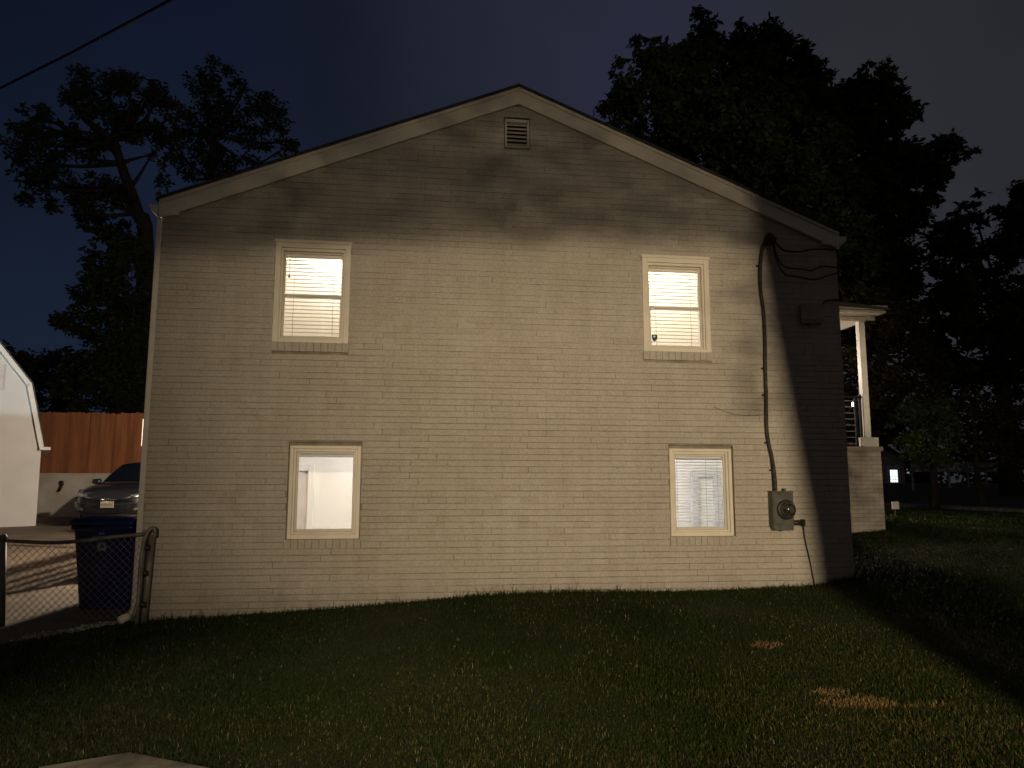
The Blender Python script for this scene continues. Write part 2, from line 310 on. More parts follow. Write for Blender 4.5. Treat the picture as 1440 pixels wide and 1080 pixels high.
# ------------------------------------------------------------------ grass blades
def in_poly(x, y, poly):
    c = np.zeros(len(x), bool); n = len(poly)
    for i in range(n):
        x1, y1 = poly[i]; x2, y2 = poly[(i+1) % n]
        if y1 == y2: continue
        k = ((y1 > y) != (y2 > y)) & (x < (x2-x1)*(y-y1)/(y2-y1)+x1); c ^= k
    return c
def fnoise(x, y, s, seed):
    r = np.random.default_rng(seed); v = np.zeros_like(x)
    for o in range(4):
        for _ in range(3):
            a = r.uniform(0, 2*PI); f = s*2**o*r.uniform(.7,1.3); v += np.sin((x*np.cos(a)+y*np.sin(a))*f+r.uniform(0,6.28))/2**o
    return v/4.0
DRY = [(gz(1080,931,.12), .17, .10), (gz(1204,997,.08), .27, .10), (gz(1170,986,.08), .13, .08), (gz(1238,1000,.08), .15, .08), (gz(1300,1000,.09), .2, .04)]
def grass(name, regions):
    P = []
    for x0, x1, y0, y1, dens, hh, ww in regions:
        n = int((x1-x0)*(y1-y0)*dens); x = rng.uniform(x0, x1, n); y = rng.uniform(y0, y1, n)
        P.append(np.stack([x, y, np.full(n, hh), np.full(n, ww)], 1))
    P = np.concatenate(P)
    x, y = P[:,0], P[:,1]
    ok = ~in_poly(x, y, DRIVE) & ~in_poly(x, y, WALK)
    ok &= ~((x > -2.8) & (x < 5.1) & (y > -.015)) & ~((x > 5.0) & (x < 7.95) & (y > 3.45))
    # only where the camera could plausibly look (with a wide margin)
    d = np.stack([x-CAM[0], y-CAM[1]], 1); fwd = d@FW[:2]; side = d@RT[:2]; ok &= (fwd > 2.6) & (np.abs(side) < fwd*.95+1.2)
    P = P[ok]; x, y = P[:,0], P[:,1]; n = len(x); z = hgt(x, y)
    clump = fnoise(x, y, 2.2, 3); fine = fnoise(x, y, 9, 5); dry = fnoise(x, y, .9, 11)
    edge = np.exp(-np.abs(y+.02)/.10)*((x > -2.8) & (x < 5.1))
    H = P[:,2]*(.75+.35*clump+.2*fine)*rng.uniform(.5, 1.35, n)*(1+.8*edge*rng.uniform(0,1,n)+2.4*edge*(rng.uniform(0,1,n) < .07)); W = P[:,3]*rng.uniform(.7,1.3,n)
    mid = fnoise(x, y, 3.4, 21); dr = np.clip(.04+.30*dry+.45*mid+.55*np.clip((-y-2.0)/1.6, 0, 1), 0, .9)
    bare = np.zeros(n)
    for c, rx, ry in DRY:
        q = ((x-c.x)/rx)**2+((y-c.y)/ry)**2+.35*fine; bare = np.maximum(bare, np.clip(1.35-q, 0, 1))
    wd = np.clip((clump-.35)*2.2, 0, 1)*(y < -.6)         # darker broad-leaved clumps
    H *= (1-.45*bare); 
    a = rng.uniform(0, 2*PI, n); lean = rng.uniform(.35, 1.35, n)*H*(1+.3*bare)
    dx, dy = np.cos(a), np.sin(a); sx, sy = -dy*W/2, dx*W/2
    V = np.zeros((n, 5, 3))
    V[:,0] = np.stack([x-sx, y-sy, z-.01],1); V[:,1] = np.stack([x+sx, y+sy, z-.01],1)
    V[:,2] = np.stack([x+sx*.8+dx*lean*.35, y+sy*.8+dy*lean*.35, z+H*.6],1); V[:,3] = np.stack([x-sx*.8+dx*lean*.35, y-sy*.8+dy*lean*.35, z+H*.6],1)
    V[:,4] = np.stack([x+dx*lean, y+dy*lean, z+H*rng.uniform(.8,1,n)],1)
    me = bpy.data.meshes.new(name); me.vertices.add(n*5); me.vertices.foreach_set('co', V.reshape(-1).astype(np.float32))
    b = (np.arange(n)*5)[:,None]
    lp = np.concatenate([b+0,b+1,b+2,b+3,b+3,b+2,b+4],1).reshape(-1)
    me.loops.add(n*7); me.loops.foreach_set('vertex_index', lp.astype(np.int32))
    me.polygons.add(n*2); st = np.stack([np.arange(n)*7, np.arange(n)*7+4],1).reshape(-1); me.polygons.foreach_set('loop_start', st.astype(np.int32))
    me.update(calc_edges=True); me.validate()
    g1 = np.array([.017,.036,.003]); g2 = np.array([.038,.064,.008]); straw = np.array([.125,.098,.032]); tan = np.array([.36,.23,.085])
    u = rng.uniform(0,1,n)[:,None]; c = g1*(1-u)+g2*u
    lamp_pool = .78+.28*np.clip((-y-.7)/1.9, 0, 1)      # lamp pool painted into the blades: lighter in front, dimmer by the wall
    c = c*(1-.35*wd[:,None])*lamp_pool[:,None]
    isd = (rng.uniform(0,1,n) < dr*.46)[:,None]; c = np.where(isd, straw*rng.uniform(.4,1.6,n)[:,None], c); pale = (rng.uniform(0,1,n) < .012)[:,None]; c = np.where(pale, np.array([.30,.27,.16]), c)
    isb = (rng.uniform(0,1,n) < bare*1.1)[:,None]; c = np.where(isb, tan*rng.uniform(.6,1.2,n)[:,None], c)
    at_ = me.attributes.new('tint', 'FLOAT_COLOR', 'POINT')
    cc = np.ones((n,5,4)); cc[:,:,:3] = c[:,None,:]; at_.data.foreach_set('color', cc.reshape(-1).astype(np.float32))
    me.materials.append(M['grass']); o = bpy.data.objects.new(name, me); COL.objects.link(o); return o
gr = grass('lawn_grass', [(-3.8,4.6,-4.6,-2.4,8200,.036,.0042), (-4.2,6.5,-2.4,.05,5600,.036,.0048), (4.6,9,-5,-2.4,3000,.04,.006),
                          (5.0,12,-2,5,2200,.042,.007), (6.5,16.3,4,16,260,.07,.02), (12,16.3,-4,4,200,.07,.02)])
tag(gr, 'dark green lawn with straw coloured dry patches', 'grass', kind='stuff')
gs = rng.uniform(0,1,(420,3)); b = MB()
for i in range(420):      # loose pale stones at the driveway's edge by the house corner
    t = gs[i,0]; p = Vector((-2.80-.75*t, .12-.75*t, 0)); p.x += random.gauss(0,.06); p.y += random.gauss(0,.06); r = random.uniform(.005,.017)
    z = hz(p.x, p.y)+.02; k = [Vector((random.uniform(-1,1), random.uniform(-1,1), random.uniform(-.5,1)))*r for _ in range(2)]
    vs = [(p.x+r,p.y,z),(p.x,p.y+r,z),(p.x-r*.9,p.y,z),(p.x,p.y-r,z),(p.x+k[0].x*.4,p.y+k[0].y*.4,z+r*.9)]
    b.add(vs, [(0,1,4),(1,2,4),(2,3,4),(3,0,4)])
tag(b.build('gravel', M['gravel']), 'pale loose gravel spilling at the foot of the gate post', 'gravel', kind='stuff')

# ------------------------------------------------------------------ house
XL, XR, XC = -2.80, 5.098, 1.145
ZPK = 6.348; HALF = 3.972; ZEV = 4.748; SL = (ZPK-ZEV)/HALF
def zroof(x): return ZPK-abs(x-XC)*SL
HL = 12.0
house = empty('house', ((XL+XR)/2, 0, .3)); HO = Vector(house.location)
tag(house, 'painted brick two storey house with gable end and four lit windows', 'house')
def part(b, name, m, parent=None):
    o = b.build(name, m, parent or house)
    o.location = -HO if parent is None else (0,0,0)
    return o
WIN = dict(UL=(-1.578,-.756,3.173,4.323), UR=(2.624,3.446,3.173,4.323), LL=(-1.352,-.572,1.048,2.08), LR=(2.896,3.672,1.048,2.08))
VENT = (.976,1.285,5.575,5.965)
outer = [(XL,-.1),(XR,-.1),(XR,ZEV-.14),(XC,ZPK-.14),(XL,ZEV-.14)]
holes = [[(x0,z0),(x0,z1),(x1,z1),(x1,z0)] for x0,x1,z0,z1 in list(WIN.values())+[VENT]]
b = MB()
polys = [[Vector((x,z,0)) for x,z in outer]]+[[Vector((x,z,0)) for x,z in h] for h in holes]
flat = [p for q in polys for p in q]
tris = tessellate_polygon(polys)
WT = .24
for yy, mi in ((0.0, 0), (WT, 2)): b.add([(p.x, yy, p.y) for p in flat], [tuple(t) for t in tris], mi)
for h in holes:
    n = len(h)
    for i in range(n):
        (xa,za),(xb,zb) = h[i], h[(i+1)%n]; b.add([(xa,0,za),(xb,0,zb),(xb,WT,zb),(xa,WT,za)], [(0,1,2,3)], 1)
# every brick of the gable wall
CH = .0677; nrow = int((ZPK+.2)/CH); 
def brick(x0, x1, z0, z1, mi, el, er, eb, et):
    if x1-x0 < .02: return
    d = random.gauss(.0055, .0008); t = [random.gauss(0,.0005) for _ in range(4)]
    if random.random() < .02: d += .002
    o = [(x0,0,z0),(x1,0,z0),(x1,0,z1),(x0,0,z1)]
    n_ = [(x0+el,-d+t[0],z0+eb),(x1-er,-d+t[1],z0+eb),(x1-er,-d+t[2],z1-et),(x0+el,-d+t[3],z1-et)]
    b.add(o+n_, [(4,5,6,7),(0,1,5,4),(1,2,6,5),(2,3,7,6),(3,0,4,7)], mi)
blockers = [(x0-.0,x1+.0,z0-(.10 if k != 'V' else 0),z1) for k,(x0,x1,z0,z1) in list(WIN.items())+[('V',VENT)]]
for r in range(nrow):
    z0 = r*CH-.0; sag = .0
    z1 = z0+CH
    if z1 > ZPK-.2: break
    zc = (z0+z1)/2
    xa = max(XL, XC-(ZPK-.16-z1)/SL); xb = min(XR, XC+(ZPK-.16-z1)/SL)
    spans = [(xa, xb)]
    for (h0,h1,k0,k1) in blockers:
        if z1 > k0+.012 and z0 < k1-.012:
            ns = []
            for s0, s1 in spans:
                if h1 <= s0 or h0 >= s1: ns.append((s0,s1)); continue
                if h0 > s0: ns.append((s0,h0))
                if h1 < s1: ns.append((h1,s1))
            spans = ns
    upper = zc > 3.0
    jx = random.gauss(0,.006)
    for s0, s1 in spans:
        x = XL - (.1016 if r % 2 else 0) + jx
        gz_row = random.choice((.0022,.003,.004,.005)) if not upper else random.choice((.0010,.0014,.0018,.0026))
        pv = .22 if not upper else .10; ph = .93 if not upper else .62
        gl = 0.0; hard = True
        while x < s1:
            w = .2032+random.gauss(0,.002); x0, x1 = max(x, s0), min(x+w, s1)
            gr_ = max(.0010, random.gauss(.0022,.001)) if random.random() < pv else 0.0
            if random.random() < .25: hard = random.random() < ph
            gv = max(.0008, gz_row+random.gauss(0,.0007)) if hard else .0002; jz = random.gauss(0,.0006)
            if x1 > s0: brick(x0+gl/2, x1-gr_/2, z0+gv/2+jz, z1-gv/2+jz, 1 if random.random() < .72 else 3, .0030 if gl else .0003, .0030 if gr_ else .0003, .0032 if hard else .0008, .0026 if hard else .0008)
            x += w; gl = gr_
wall = part(b, 'wall', [M['mortar'], M['brick'], M['room'], M['brick_b']])
b = MB(); b.box(XL, XL+WT, .0+WT, HL, -.1, ZEV-.12); part(b, 'wall', M['brick_side'])
b = MB(); b.box(XR-WT, XR, WT, HL, -.1, ZEV-.12); part(b, 'wall', M['brick_side'])
b = MB(); b.prism([(XL,-.1),(XR,-.1),(XR,ZEV-.14),(XC,ZPK-.14),(XL,ZEV-.14)], HL, HL+.2); part(b, 'wall', M['brick_side'])
# roof slabs, rake fascia, eave returns, gutters
b = MB()
for s in (-1, 1):
    xe = XC+s*(HALF+.03); T = .034
    pr = [(XC, ZPK), (xe, zroof(xe)), (xe, zroof(xe)-T), (XC, ZPK-T)]
    b.prism(pr if s > 0 else pr[::-1], -.085, HL+.3)
rf = part(b, 'roof', M['shingle'])
b = MB(); k = .031
for s in (-1, 1):
    x1 = XC+s*HALF; x0 = XC
    pr = [(x0, ZPK-k), (x1, zroof(x1)-k), (x1, zroof(x1)-.245), (x0, ZPK-.235)]
    b.prism(pr if s > 0 else pr[::-1], -.05, -.012)
    pr = [(x0, ZPK-k), (x1, zroof(x1)-k), (x1, zroof(x1)-k-.045), (x0, ZPK-k-.045)]   # crown strip along the top edge
    b.prism(pr if s > 0 else pr[::-1], -.066, -.052)
    xi = XC+s*(HALF-.215)
    pr = [(x1, zroof(x1)-.04), (x1, 4.545), (xi, 4.55), (xi, zroof(xi)-.24)]
    b.prism(pr if s > 0 else pr[::-1], -.056, -.010)
part(b, 'fascia', M['trim'])
for s in (-1, 1):
    xg = XC+s*(HALF+.005); b = MB()
    pr = [(xg, 4.66), (xg+s*.105, 4.665), (xg+s*.085, 4.60), (xg+s*.01, 4.535)]
    b.prism(pr if s > 0 else pr[::-1], -.045, HL)
    part(b, 'gutter', M['gutter'])
b = MB(); b.box(-2.872, -2.806, .03, .09, .42, 4.56, c=.008); b.tube([(-2.84,.06,.44),(-2.84,.05,.36),(-2.85,-.02,.30),(-2.90,-.16,.275)], .04, 10)
part(b, 'downspout', M['gutter'])
# gable vent
x0, x1, z0, z1 = VENT; b = MB()
b.ring(x0+.006, x1-.006, z0+.004, z1-.03, .028, .03, .04, .022, -.012, .09)
vo = part(b, 'gable_vent', M['vent'])
b = MB()
for i in range(6):
    z = z0+.045+i*.049; b.add([(x0+.03,-.004,z-.012),(x1-.035,-.004,z-.012),(x1-.035,.06,z+.036),(x0+.03,.06,z+.036),(x0+.03,-.002,z-.002),(x1-.035,-.002,z-.002),(x1-.035,.06,z+.044),(x0+.03,.06,z+.044)], [(0,1,2,3),(4,7,6,5),(0,4,5,1),(1,5,6,2),(2,6,7,3),(3,7,4,0)])
part(b, 'louver', M['vent'], vo)
b = MB(); b.box(x0, x1, .10, .12, z0, z1); part(b, 'vent_backing', M['vent_dark'], vo)

# windows
def blind(x0, x1, z0, z1, y, tilt, pitch, w, cords):
    b = MB(); n = int((z1-z0-.05)/pitch)
    for i in range(n):
        z = z1-.055-i*pitch; c, s = math.cos(tilt)*w/2, math.sin(tilt)*w/2; j = random.gauss(0,.0012)
        pts = [(-c, -s), (0, .003), (c, s)]
        vs = []
        for dy, dz in pts: vs += [(x0, y+dy, z+dz+j), (x1, y+dy, z+dz-j)]
        b.add(vs, [(0,1,3,2),(2,3,5,4)], 0, True)
    return b, n
def window(key, kind, lab):
    x0, x1, z0, z1 = WIN[key]
    b = MB()
    if kind == 'hung':
        b.ring(x0, x1, z0, z1, .062, .062, .075, .04, -.020, .03)
        b.box(x0-.012, x1+.012, -.034, -.018, z1-.022, z1+.012, 0, .003)          # drip cap
        b.ring(x0+.062, x1-.062, z0+.04, z1-.075, .022, .022, .03, .014, .004, .09)
        fx0, fx1, fz0, fz1 = x0+.084, x1-.084, z0+.054, z1-.105
    else:
        b.box(x0, x1, .05, .10, z1-.036, z1, 1); b.box(x0, x0+.013, .05, .10, z0, z1-.037, 1); b.box(x1-.013, x1, .05, .10, z0, z1-.037, 1)
        x0 += .012; x1 -= .012; z1 -= .035
        b.ring(x0, x1, z0, z1, .04, .04, .035, .05, .012, .10)
        b.ring(x0+.04, x1-.04, z0+.05, z1-.035, .025, .025, .03, .022, .035, .11)
        fx0, fx1, fz0, fz1 = x0+.065, x1-.065, z0+.072, z1-.065
    w = b.build('window', [M['frame'], M['mortar']], house); w.location = -HO; w['label'] = lab
    b = MB()
    if kind == 'hung':
        zm = (fz0+fz1)/2-.01
        b.ring(fx0, fx1, zm-.012, fz1, .018, .018, .018, .028, .055, .085); b.ring(fx0, fx1, fz0, zm+.014, .024, .024, .026, .03, .03, .054)
        part(b, 'sash', M['sash'], w)
        b = MB(); b.box(fx0+.018, fx1-.018, .068, .072, zm+.014, fz1-.018); part(b, 'pane', M['glass'], w)
        b = MB(); b.box(fx0+.024, fx1-.024, .040, .044, fz0+.024, zm-.014); part(b, 'pane', M['glass'], w)
    else:
        b.ring(fx0, fx1, fz0, fz1, .022, .022, .022, .03, .06, .10); part(b, 'sash', M['sash'], w)
        b = MB(); b.box(fx0+.022, fx1-.022, .078, .082, fz0+.03, fz1-.022); part(b, 'pane', M['glass'], w)
    # rowlock brick sill
    xa, xb, zt = WIN[key][0]-.012, WIN[key][1]+.012, WIN[key][2]; b = MB(); n = 11; sw = (xb-xa)/n
    b.box(xa+.003, xb-.003, -.012, .0, zt-.098, zt-.003, 1)
    for i in range(n): b.box(xa+i*sw+.001, xa+(i+1)*sw-.001, -.030-random.uniform(0,.003), .012, zt-.099-random.uniform(0,.004), zt-.002, 0, .004)
    part(b, 'sill', [M['brick'], M['mortar']], w)
    if key in ('UL','UR'):
        bb, n = blind(fx0+.01, fx1-.01, fz0+.01, fz1, .135, R(66), .0435, .056, 2)
        part(bb, 'blind', M['blind'], w)
        b = MB()
        for i in range(n):
            z = fz1-.055-i*.0435; z -= .0256; y = .135-.0114; b.box(fx0+.01, fx1-.01, y-.0035, y-.0005, z-.0025, z+.0055)
        part(b, 'slat_edge', M['sash'], w)
        b = MB(); b.box(fx0+.006, fx1-.006, .105, .15, fz1-.045, fz1-.002, c=.003); part(b, 'blind_rail', M['sash'], w); b = MB(); b.box(fx0+.01, fx1-.01, .12, .145, fz0+.004, fz0+.022)
        part(b, 'blind_rail', M['sash'], w)
        b = MB()
        for cx in (fx0+.11, fx1-.11): b.tube([(cx,.108,fz1-.03),(cx,.106,fz0+.02)], .0013, 5)
        if key == 'UL': b.tube([(fx0+.05,.106,fz1-.03),(fx0+.052,.106,fz1-.25)], .0015, 5); b.tube([(fx0+.052,.106,fz1-.25),(fx0+.052,.106,fz1-.285)], .009, 6); b.tube([(fx0+.055,.1,fz1-.06),(fx0+.055,.1,fz1-.085)], .004, 6)
        part(b, 'blind_cord', M['cable'], w)
    if key == 'LR':
        bb, n = blind(fx0+.012, fx1-.012, fz0+.03, fz1, .14, R(17), .034, .040, 2)
        part(bb, 'blind', M['room_dark'], w)
        b = MB(); b.box(fx0+.006, fx1-.006, .11, .155, fz1-.05, fz1-.02, c=.003); part(b, 'blind_rail', M['room_dark'], w)
        b = MB()
        for cx in (fx0+.06, (fx0+fx1)/2+.1, fx1-.07): b.tube([(cx,.122,fz1-.03),(cx,.122,fz0+.03)], .0012, 5)
        part(b, 'blind_cord', M['cable'], w)
    if key == 'LL':
        b = MB(); b.box(fx0+.0, fx1-.0, .16, .21, fz1-.055, fz1+.01, c=.006); part(b, 'roller_cassette', M['room_dark'], w)
    if key == 'UR':                                  # alarm company shield on the lower pane
        cx, cz = fx0+.066, fz0+.115; q = [(-.033,.036),(-.012,.042),(.012,.042),(.033,.036),(.033,.0),(.022,-.026),(0,-.042),(-.022,-.026),(-.033,0)]
        b = MB(); b.prism([(cx+u, cz+v) for u, v in q], .034, .039); st = part(b, 'alarm_sticker', [M['sticker']], w)
        b = MB(); b.prism([(cx+u*.36-.004, cz+v*.28+.016) for u, v in q], .031, .0335); 
        part(b, 'sticker_emblem', M['sticker_white'], w)
    return fx0, fx1, fz0, fz1
window('UL', 'hung', 'upper window whose closed blind is brightest at one corner')
window('UR', 'hung', 'upper window with a small dark shield sticker on the lower pane')
window('LL', 'fixed', 'lower window without blind showing a white room')
window('LR', 'fixed', 'lower window with thin open blind slats and a doorway behind')
# rooms behind the windows
def room(x0, x1, z0, z1, y1, door=None):
    b = MB(); y0 = WT+.004
    b.add([(x0,y0,z0),(x1,y0,z0),(x1,y1,z0),(x0,y1,z0),(x0,y0,z1),(x1,y0,z1),(x1,y1,z1),(x0,y1,z1)], [(4,5,6,7),(1,2,6,5),(2,3,7,6),(3,0,4,7)], 0)
    b.add([(x0,y0,z0),(x1,y0,z0),(x1,y1,z0),(x0,y1,z0)], [(0,1,2,3)], 1)
    return part(b, 'interior_room', [M['room'], M['carpet']])
room(-2.5, .9, 2.72, 4.50, 3.2); room(1.0, 4.8, 2.72, 4.50, 3.2)
rl = room(-2.5, .6, .2, 2.6, 2.6); rr = room(1.2, 4.8, .2, 2.6, 2.8)
b = MB(); p = at(432,690,2.55); b.ring(p.x-.55, p.x+.09, .22, at(440,653,2.55).z, .08, .085, .09, .01, 2.54, 2.59, 0, .005); b.box(p.x-.47,p.x+.005,2.57,2.595,.22,at(440,657,2.55).z-.1,1)
part(b, 'interior_door', [M['room'], M['room_trim']])
b = MB(); p0, p1 = at(974,664,2.7), at(1008,660,2.7); b.ring(p0.x-.02, p1.x+.16, .22, p0.z+.02, .09, .22, .10, .01, 2.68, 2.75, 1, .005); b.box(p0.x+.07, p1.x-.06, 2.74, 2.78, .22, p0.z-.08, 0)
part(b, 'interior_door', [M['room'], M['room_dark']])

# service entrance: weatherhead, cable down the wall, meter
def smooth(pts, k=8):
    P = [Vector(p) for p in pts]; P = [P[0]*2-P[1]]+P+[P[-1]*2-P[-2]]; out = []
    for i in range(1, len(P)-2):
        for j in range(k):
            t = j/k; a, b_, c, d = P[i-1:i+3]
            out.append(.5*((2*b_)+(c-a)*t+(2*a-5*b_+4*c-d)*t*t+(3*b_-a-3*c+d)*t**3))
    return out+[P[-2]]
meter = empty('electric_meter', (4.18, 0, 1.14)); MO = Vector(meter.location)
tag(meter, 'grey electric meter box with round glass dial and cable riser on the brick wall', 'electric meter')
def mpart(b, name, m, par=None):
    o = b.build(name, m, par or meter); o.location = -MO if par is None else (0,0,0); return o
b = MB(); tx0, tx1 = 4.075, 4.325; b.prism([(tx0,1.165),(tx0+.02,1.115),(tx1-.01,1.115),(tx1-.005,1.18),(tx1,1.545),(tx0,1.545)], -.125, -.008); b.box(tx0+.012,tx1-.012,-.132,-.126,1.175,1.535,0,.003); b.box(tx0-.004,tx1+.004,-.136,-.004,1.546,1.56,0,.002)
for q in ((tx0+.07,1.56),(tx1-.07,1.56)): b.tube([(q[0],-.06,q[1]),(q[0],-.06,q[1]+.03)], .018, 10)
b.tube([(tx0+.12,-.06,1.1),(tx0+.12,-.06,1.116)], .012, 8)
mpart(b, 'meter_box', M['metal'])
b = MB(); dc = (4.225, -.133, 1.35); b.lathe([(.110,0),(.113,.02),(.105,.03),(.090,.032)], 28, 'y', dc); dr_ = mpart(b, 'dial_ring', M['metal_dark'])
b = MB(); b.lathe([(.089,.0325),(.086,.07),(.068,.108),(.035,.125),(.004,.128)], 28, 'y', dc); mpart(b, 'meter_glass', mat('meter_glass', (.05,.045,.035), .08, var=.4, scale=25, coat=1), dr_)
b = MB(); b.lathe([(.06,.129),(.055,.131),(.03,.1315)], 20, 'y', (dc[0], dc[1]+.09, dc[2])); mpart(b, 'meter_dial', M['metal'], dr_)
cp = [(4.205,-.04,4.575),(4.13,-.04,4.48),(4.09,-.035,4.22),(4.085,-.03,3.95),(4.11,-.03,3.68),(4.112,-.03,3.35),(4.10,-.03,2.99),(4.095,-.03,2.65),(4.085,-.03,2.31),(4.10,-.03,2.12),(4.13,-.035,1.96),(4.145,-.055,1.75),(4.146,-.06,1.57)]
b = MB(); b.tube(smooth(cp, 6), .0215, 10); mpart(b, 'riser_cable', M['conduit'])
for zz, xx in ((4.25,4.088),(3.0,4.098),(2.68,4.092),(2.12,4.098),(1.8,4.143)):
    b = MB(); b.box(xx-.042, xx+.026, -.034, -.006, zz-.010, zz+.010, 0, .003); mpart(b, 'cable_clip', M['metal_dark'])
b = MB(); b.lathe([(.045,-.06),(.055,-.02),(.05,.05),(.02,.08)], 14, 'z', (4.215,-.06,4.575)); b.box(4.16,4.29,-.10,-.02,4.55,4.60,0,.01); mpart(b, 'weatherhead', M['metal_dark'])
b = MB(); b.tube([(4.326,-.05,1.20),(4.47,-.05,1.195)], .03, 12); b.box(4.46,4.485,-.085,-.01,1.155,1.235,0,.004); mpart(b, 'side_conduit', M['metal_dark'])
b = MB(); b.tube(smooth([(4.48,-.03,1.2),(4.50,-.025,1.0),(4.55,-.02,.75),(4.60,-.02,.42)]), .0075, 6); mpart(b, 'ground_wire', M['cable'])
def wire(pts, r, lab, name='service_wire', group=None):
    b = MB(); b.tube(smooth(pts, 8), r, 6); o = b.build(name, M['cable']); return tag(o, lab, 'wire', group)
wire([(4.25,-.09,4.56),(4.36,-.10,4.44),(4.55,-.11,4.42),(4.68,-.11,4.45),(4.86,-.1,4.47),(5.10,-.08,4.47)], .011, 'topmost of the three dark loops running from the weatherhead to the eave')
wire([(4.25,-.08,4.55),(4.28,-.10,4.34),(4.37,-.12,4.22),(4.58,-.13,4.20),(4.70,-.13,4.19),(4.84,-.12,4.25),(5.10,-.08,4.25)], .0095, 'middle of the three dark loops running from the weatherhead to the eave')
wire([(4.24,-.07,4.54),(4.26,-.12,4.30),(4.34,-.14,4.13),(4.50,-.15,4.10),(4.70,-.15,4.07),(4.86,-.13,4.12),(5.10,-.08,4.20)], .0095, 'lowest of the three dark loops running from the weatherhead to the eave')
wire([(3.452,-.01,2.535),(3.56,-.012,2.49),(3.72,-.012,2.445),(3.90,-.012,2.435),(4.07,-.02,2.455)], .0026, 'thin sagging wire stapled across the wall beside the riser cable', 'loose_wire')
ub = empty('utility_box', (4.70, 0, 3.66)); tag(ub, 'small grey junction box high on the wall near the eave corner', 'junction box')
def upart(b, name, m): o = b.build(name, m, ub); o.location = -Vector(ub.location); return o
b = MB(); b.box(4.572,4.842,-.07,-.006,3.555,3.785,0,.008); upart(b, 'box_body', mat('painted_box', (.36,.33,.275), .6))
b = MB(); b.box(4.565,4.849,-.082,-.071,3.59,3.792,0,.004); upart(b, 'box_cover', mat('painted_box_cover', (.34,.31,.26), .6))
b = MB(); b.tube(smooth([(4.84,-.03,3.70),(4.87,-.03,3.80),(4.93,-.03,3.85),(5.09,-.02,3.87)]), .009, 6); upart(b, 'box_cable', M['cable']); b = MB(); b.tube(smooth([(4.62,-.04,3.56),(4.66,-.05,3.535),(4.70,-.04,3.557)]), .006, 6); upart(b, 'box_cable', M['cable'])

# ------------------------------------------------------------------ front porch at the right side
PY = 3.5; porch = empty('front_porch', (6.6, PY, .9)); PO = Vector(porch.location)
tag(porch, 'covered front porch with brick base, white post and cable railing', 'porch')
def ppart(b, name, m, par=None):
    o = b.build(name, m, par or porch); o.location = -PO if par is None else (0,0,0); return o
pr = at(1245,738,PY).x; zc = at(1200,628,PY).z
b = MB(); b.box(XR+.002, pr, PY, PY+5, .3, zc-.075); ppart(b, 'porch_base', M['porch_brick'])
b = MB(); b.box(XR+.002, pr+.03, PY-.035, PY+5.03, zc-.074, zc, 0, .008); ppart(b, 'porch_floor', mat('porch_cap', (.42,.36,.29), .8, bump=.2))
pxx = at(1219,615,PY+.12).x
b = MB(); b.box(pxx-.055, pxx+.055, PY+.07, PY+.18, zc+.16, at(1208,449,PY+.12).z+.03, 0, .006); ppart(b, 'porch_column', M['postwhite'])
b = MB(); b.box(pxx-.13, pxx+.14, PY+.0, PY+.25, zc+.001, zc+.16, 0, .006); ppart(b, 'column_base', M['postwhite'])
rx0, rx1, rz0, rz1 = XR+.003, at(1249,430,PY-.35).x, at(1209,447,PY).z, at(1180,425,PY-.35).z
b = MB(); zt = rz1
b.prism([(rx0,zt+.16),(rx0,zt-.0),(rx1,zt-.12),(rx1,zt-.085)], PY-.42, PY+5.5); ppart(b, 'porch_roof', M['shingle'])
b = MB()
b.box(rx0, rx1-.04, PY-.40, PY-.36, zt-.115, zt-.045, 0, .004); b.box(rx0, rx1-.05, PY-.355, PY-.29, zt-.155, zt-.118, 0, .004)
b.box(rx0, pxx+.2, PY-.02, PY+.04, zt-.215, zt-.158, 0, .004)
b.box(rx1-.10, rx1-.05, PY-.288, PY+5.4, zt-.16, zt-.10, 0, .004)
ppart(b, 'porch_fascia', mat('porch_fascia_paint', (.50,.45,.37), .5))
b = MB(); b.box(rx0, pxx+.05, PY+.045, PY+5.3, zt-.225, zt-.212); b.box(rx0, rx1-.11, PY-.285, PY-.022, zt-.156, zt-.145); ppart(b, 'porch_ceiling', M['ceiling'])
rl_ = at(1190,557,PY+.12); b = MB(); b.box(XR+.01, pxx-.06, PY+.10, PY+.14, rl_.z-.035, rl_.z, 0, .004); b.box(pxx-.20, pxx-.16, PY+.10, PY+.14, zc+.001, rl_.z-.036, 0, .003); b.box(pxx-.11, pxx-.075, PY+.10, PY+.14, zc+.001, rl_.z+.03, 0, .003)
rail = ppart(b, 'railing', M['rail'])
b = MB()
for i in range(8): z = zc+.06+i*(rl_.z-zc-.12)/7.2; b.tube([(XR+.01,PY+.12,z),(pxx-.2,PY+.12,z)], .007, 6)
ppart(b, 'railing_bar', M['cable_rail'], rail)
lb_ = at(1201,569,PY+2.5)
b = MB(); b.lathe([(.03,-.05),(.045,-.02),(.045,.03),(.03,.05)], 12, 'z', (lb_.x, lb_.y, lb_.z)); ppart(b, 'porch_light', emis('porch_bulb', (1,.95,.85), 7))

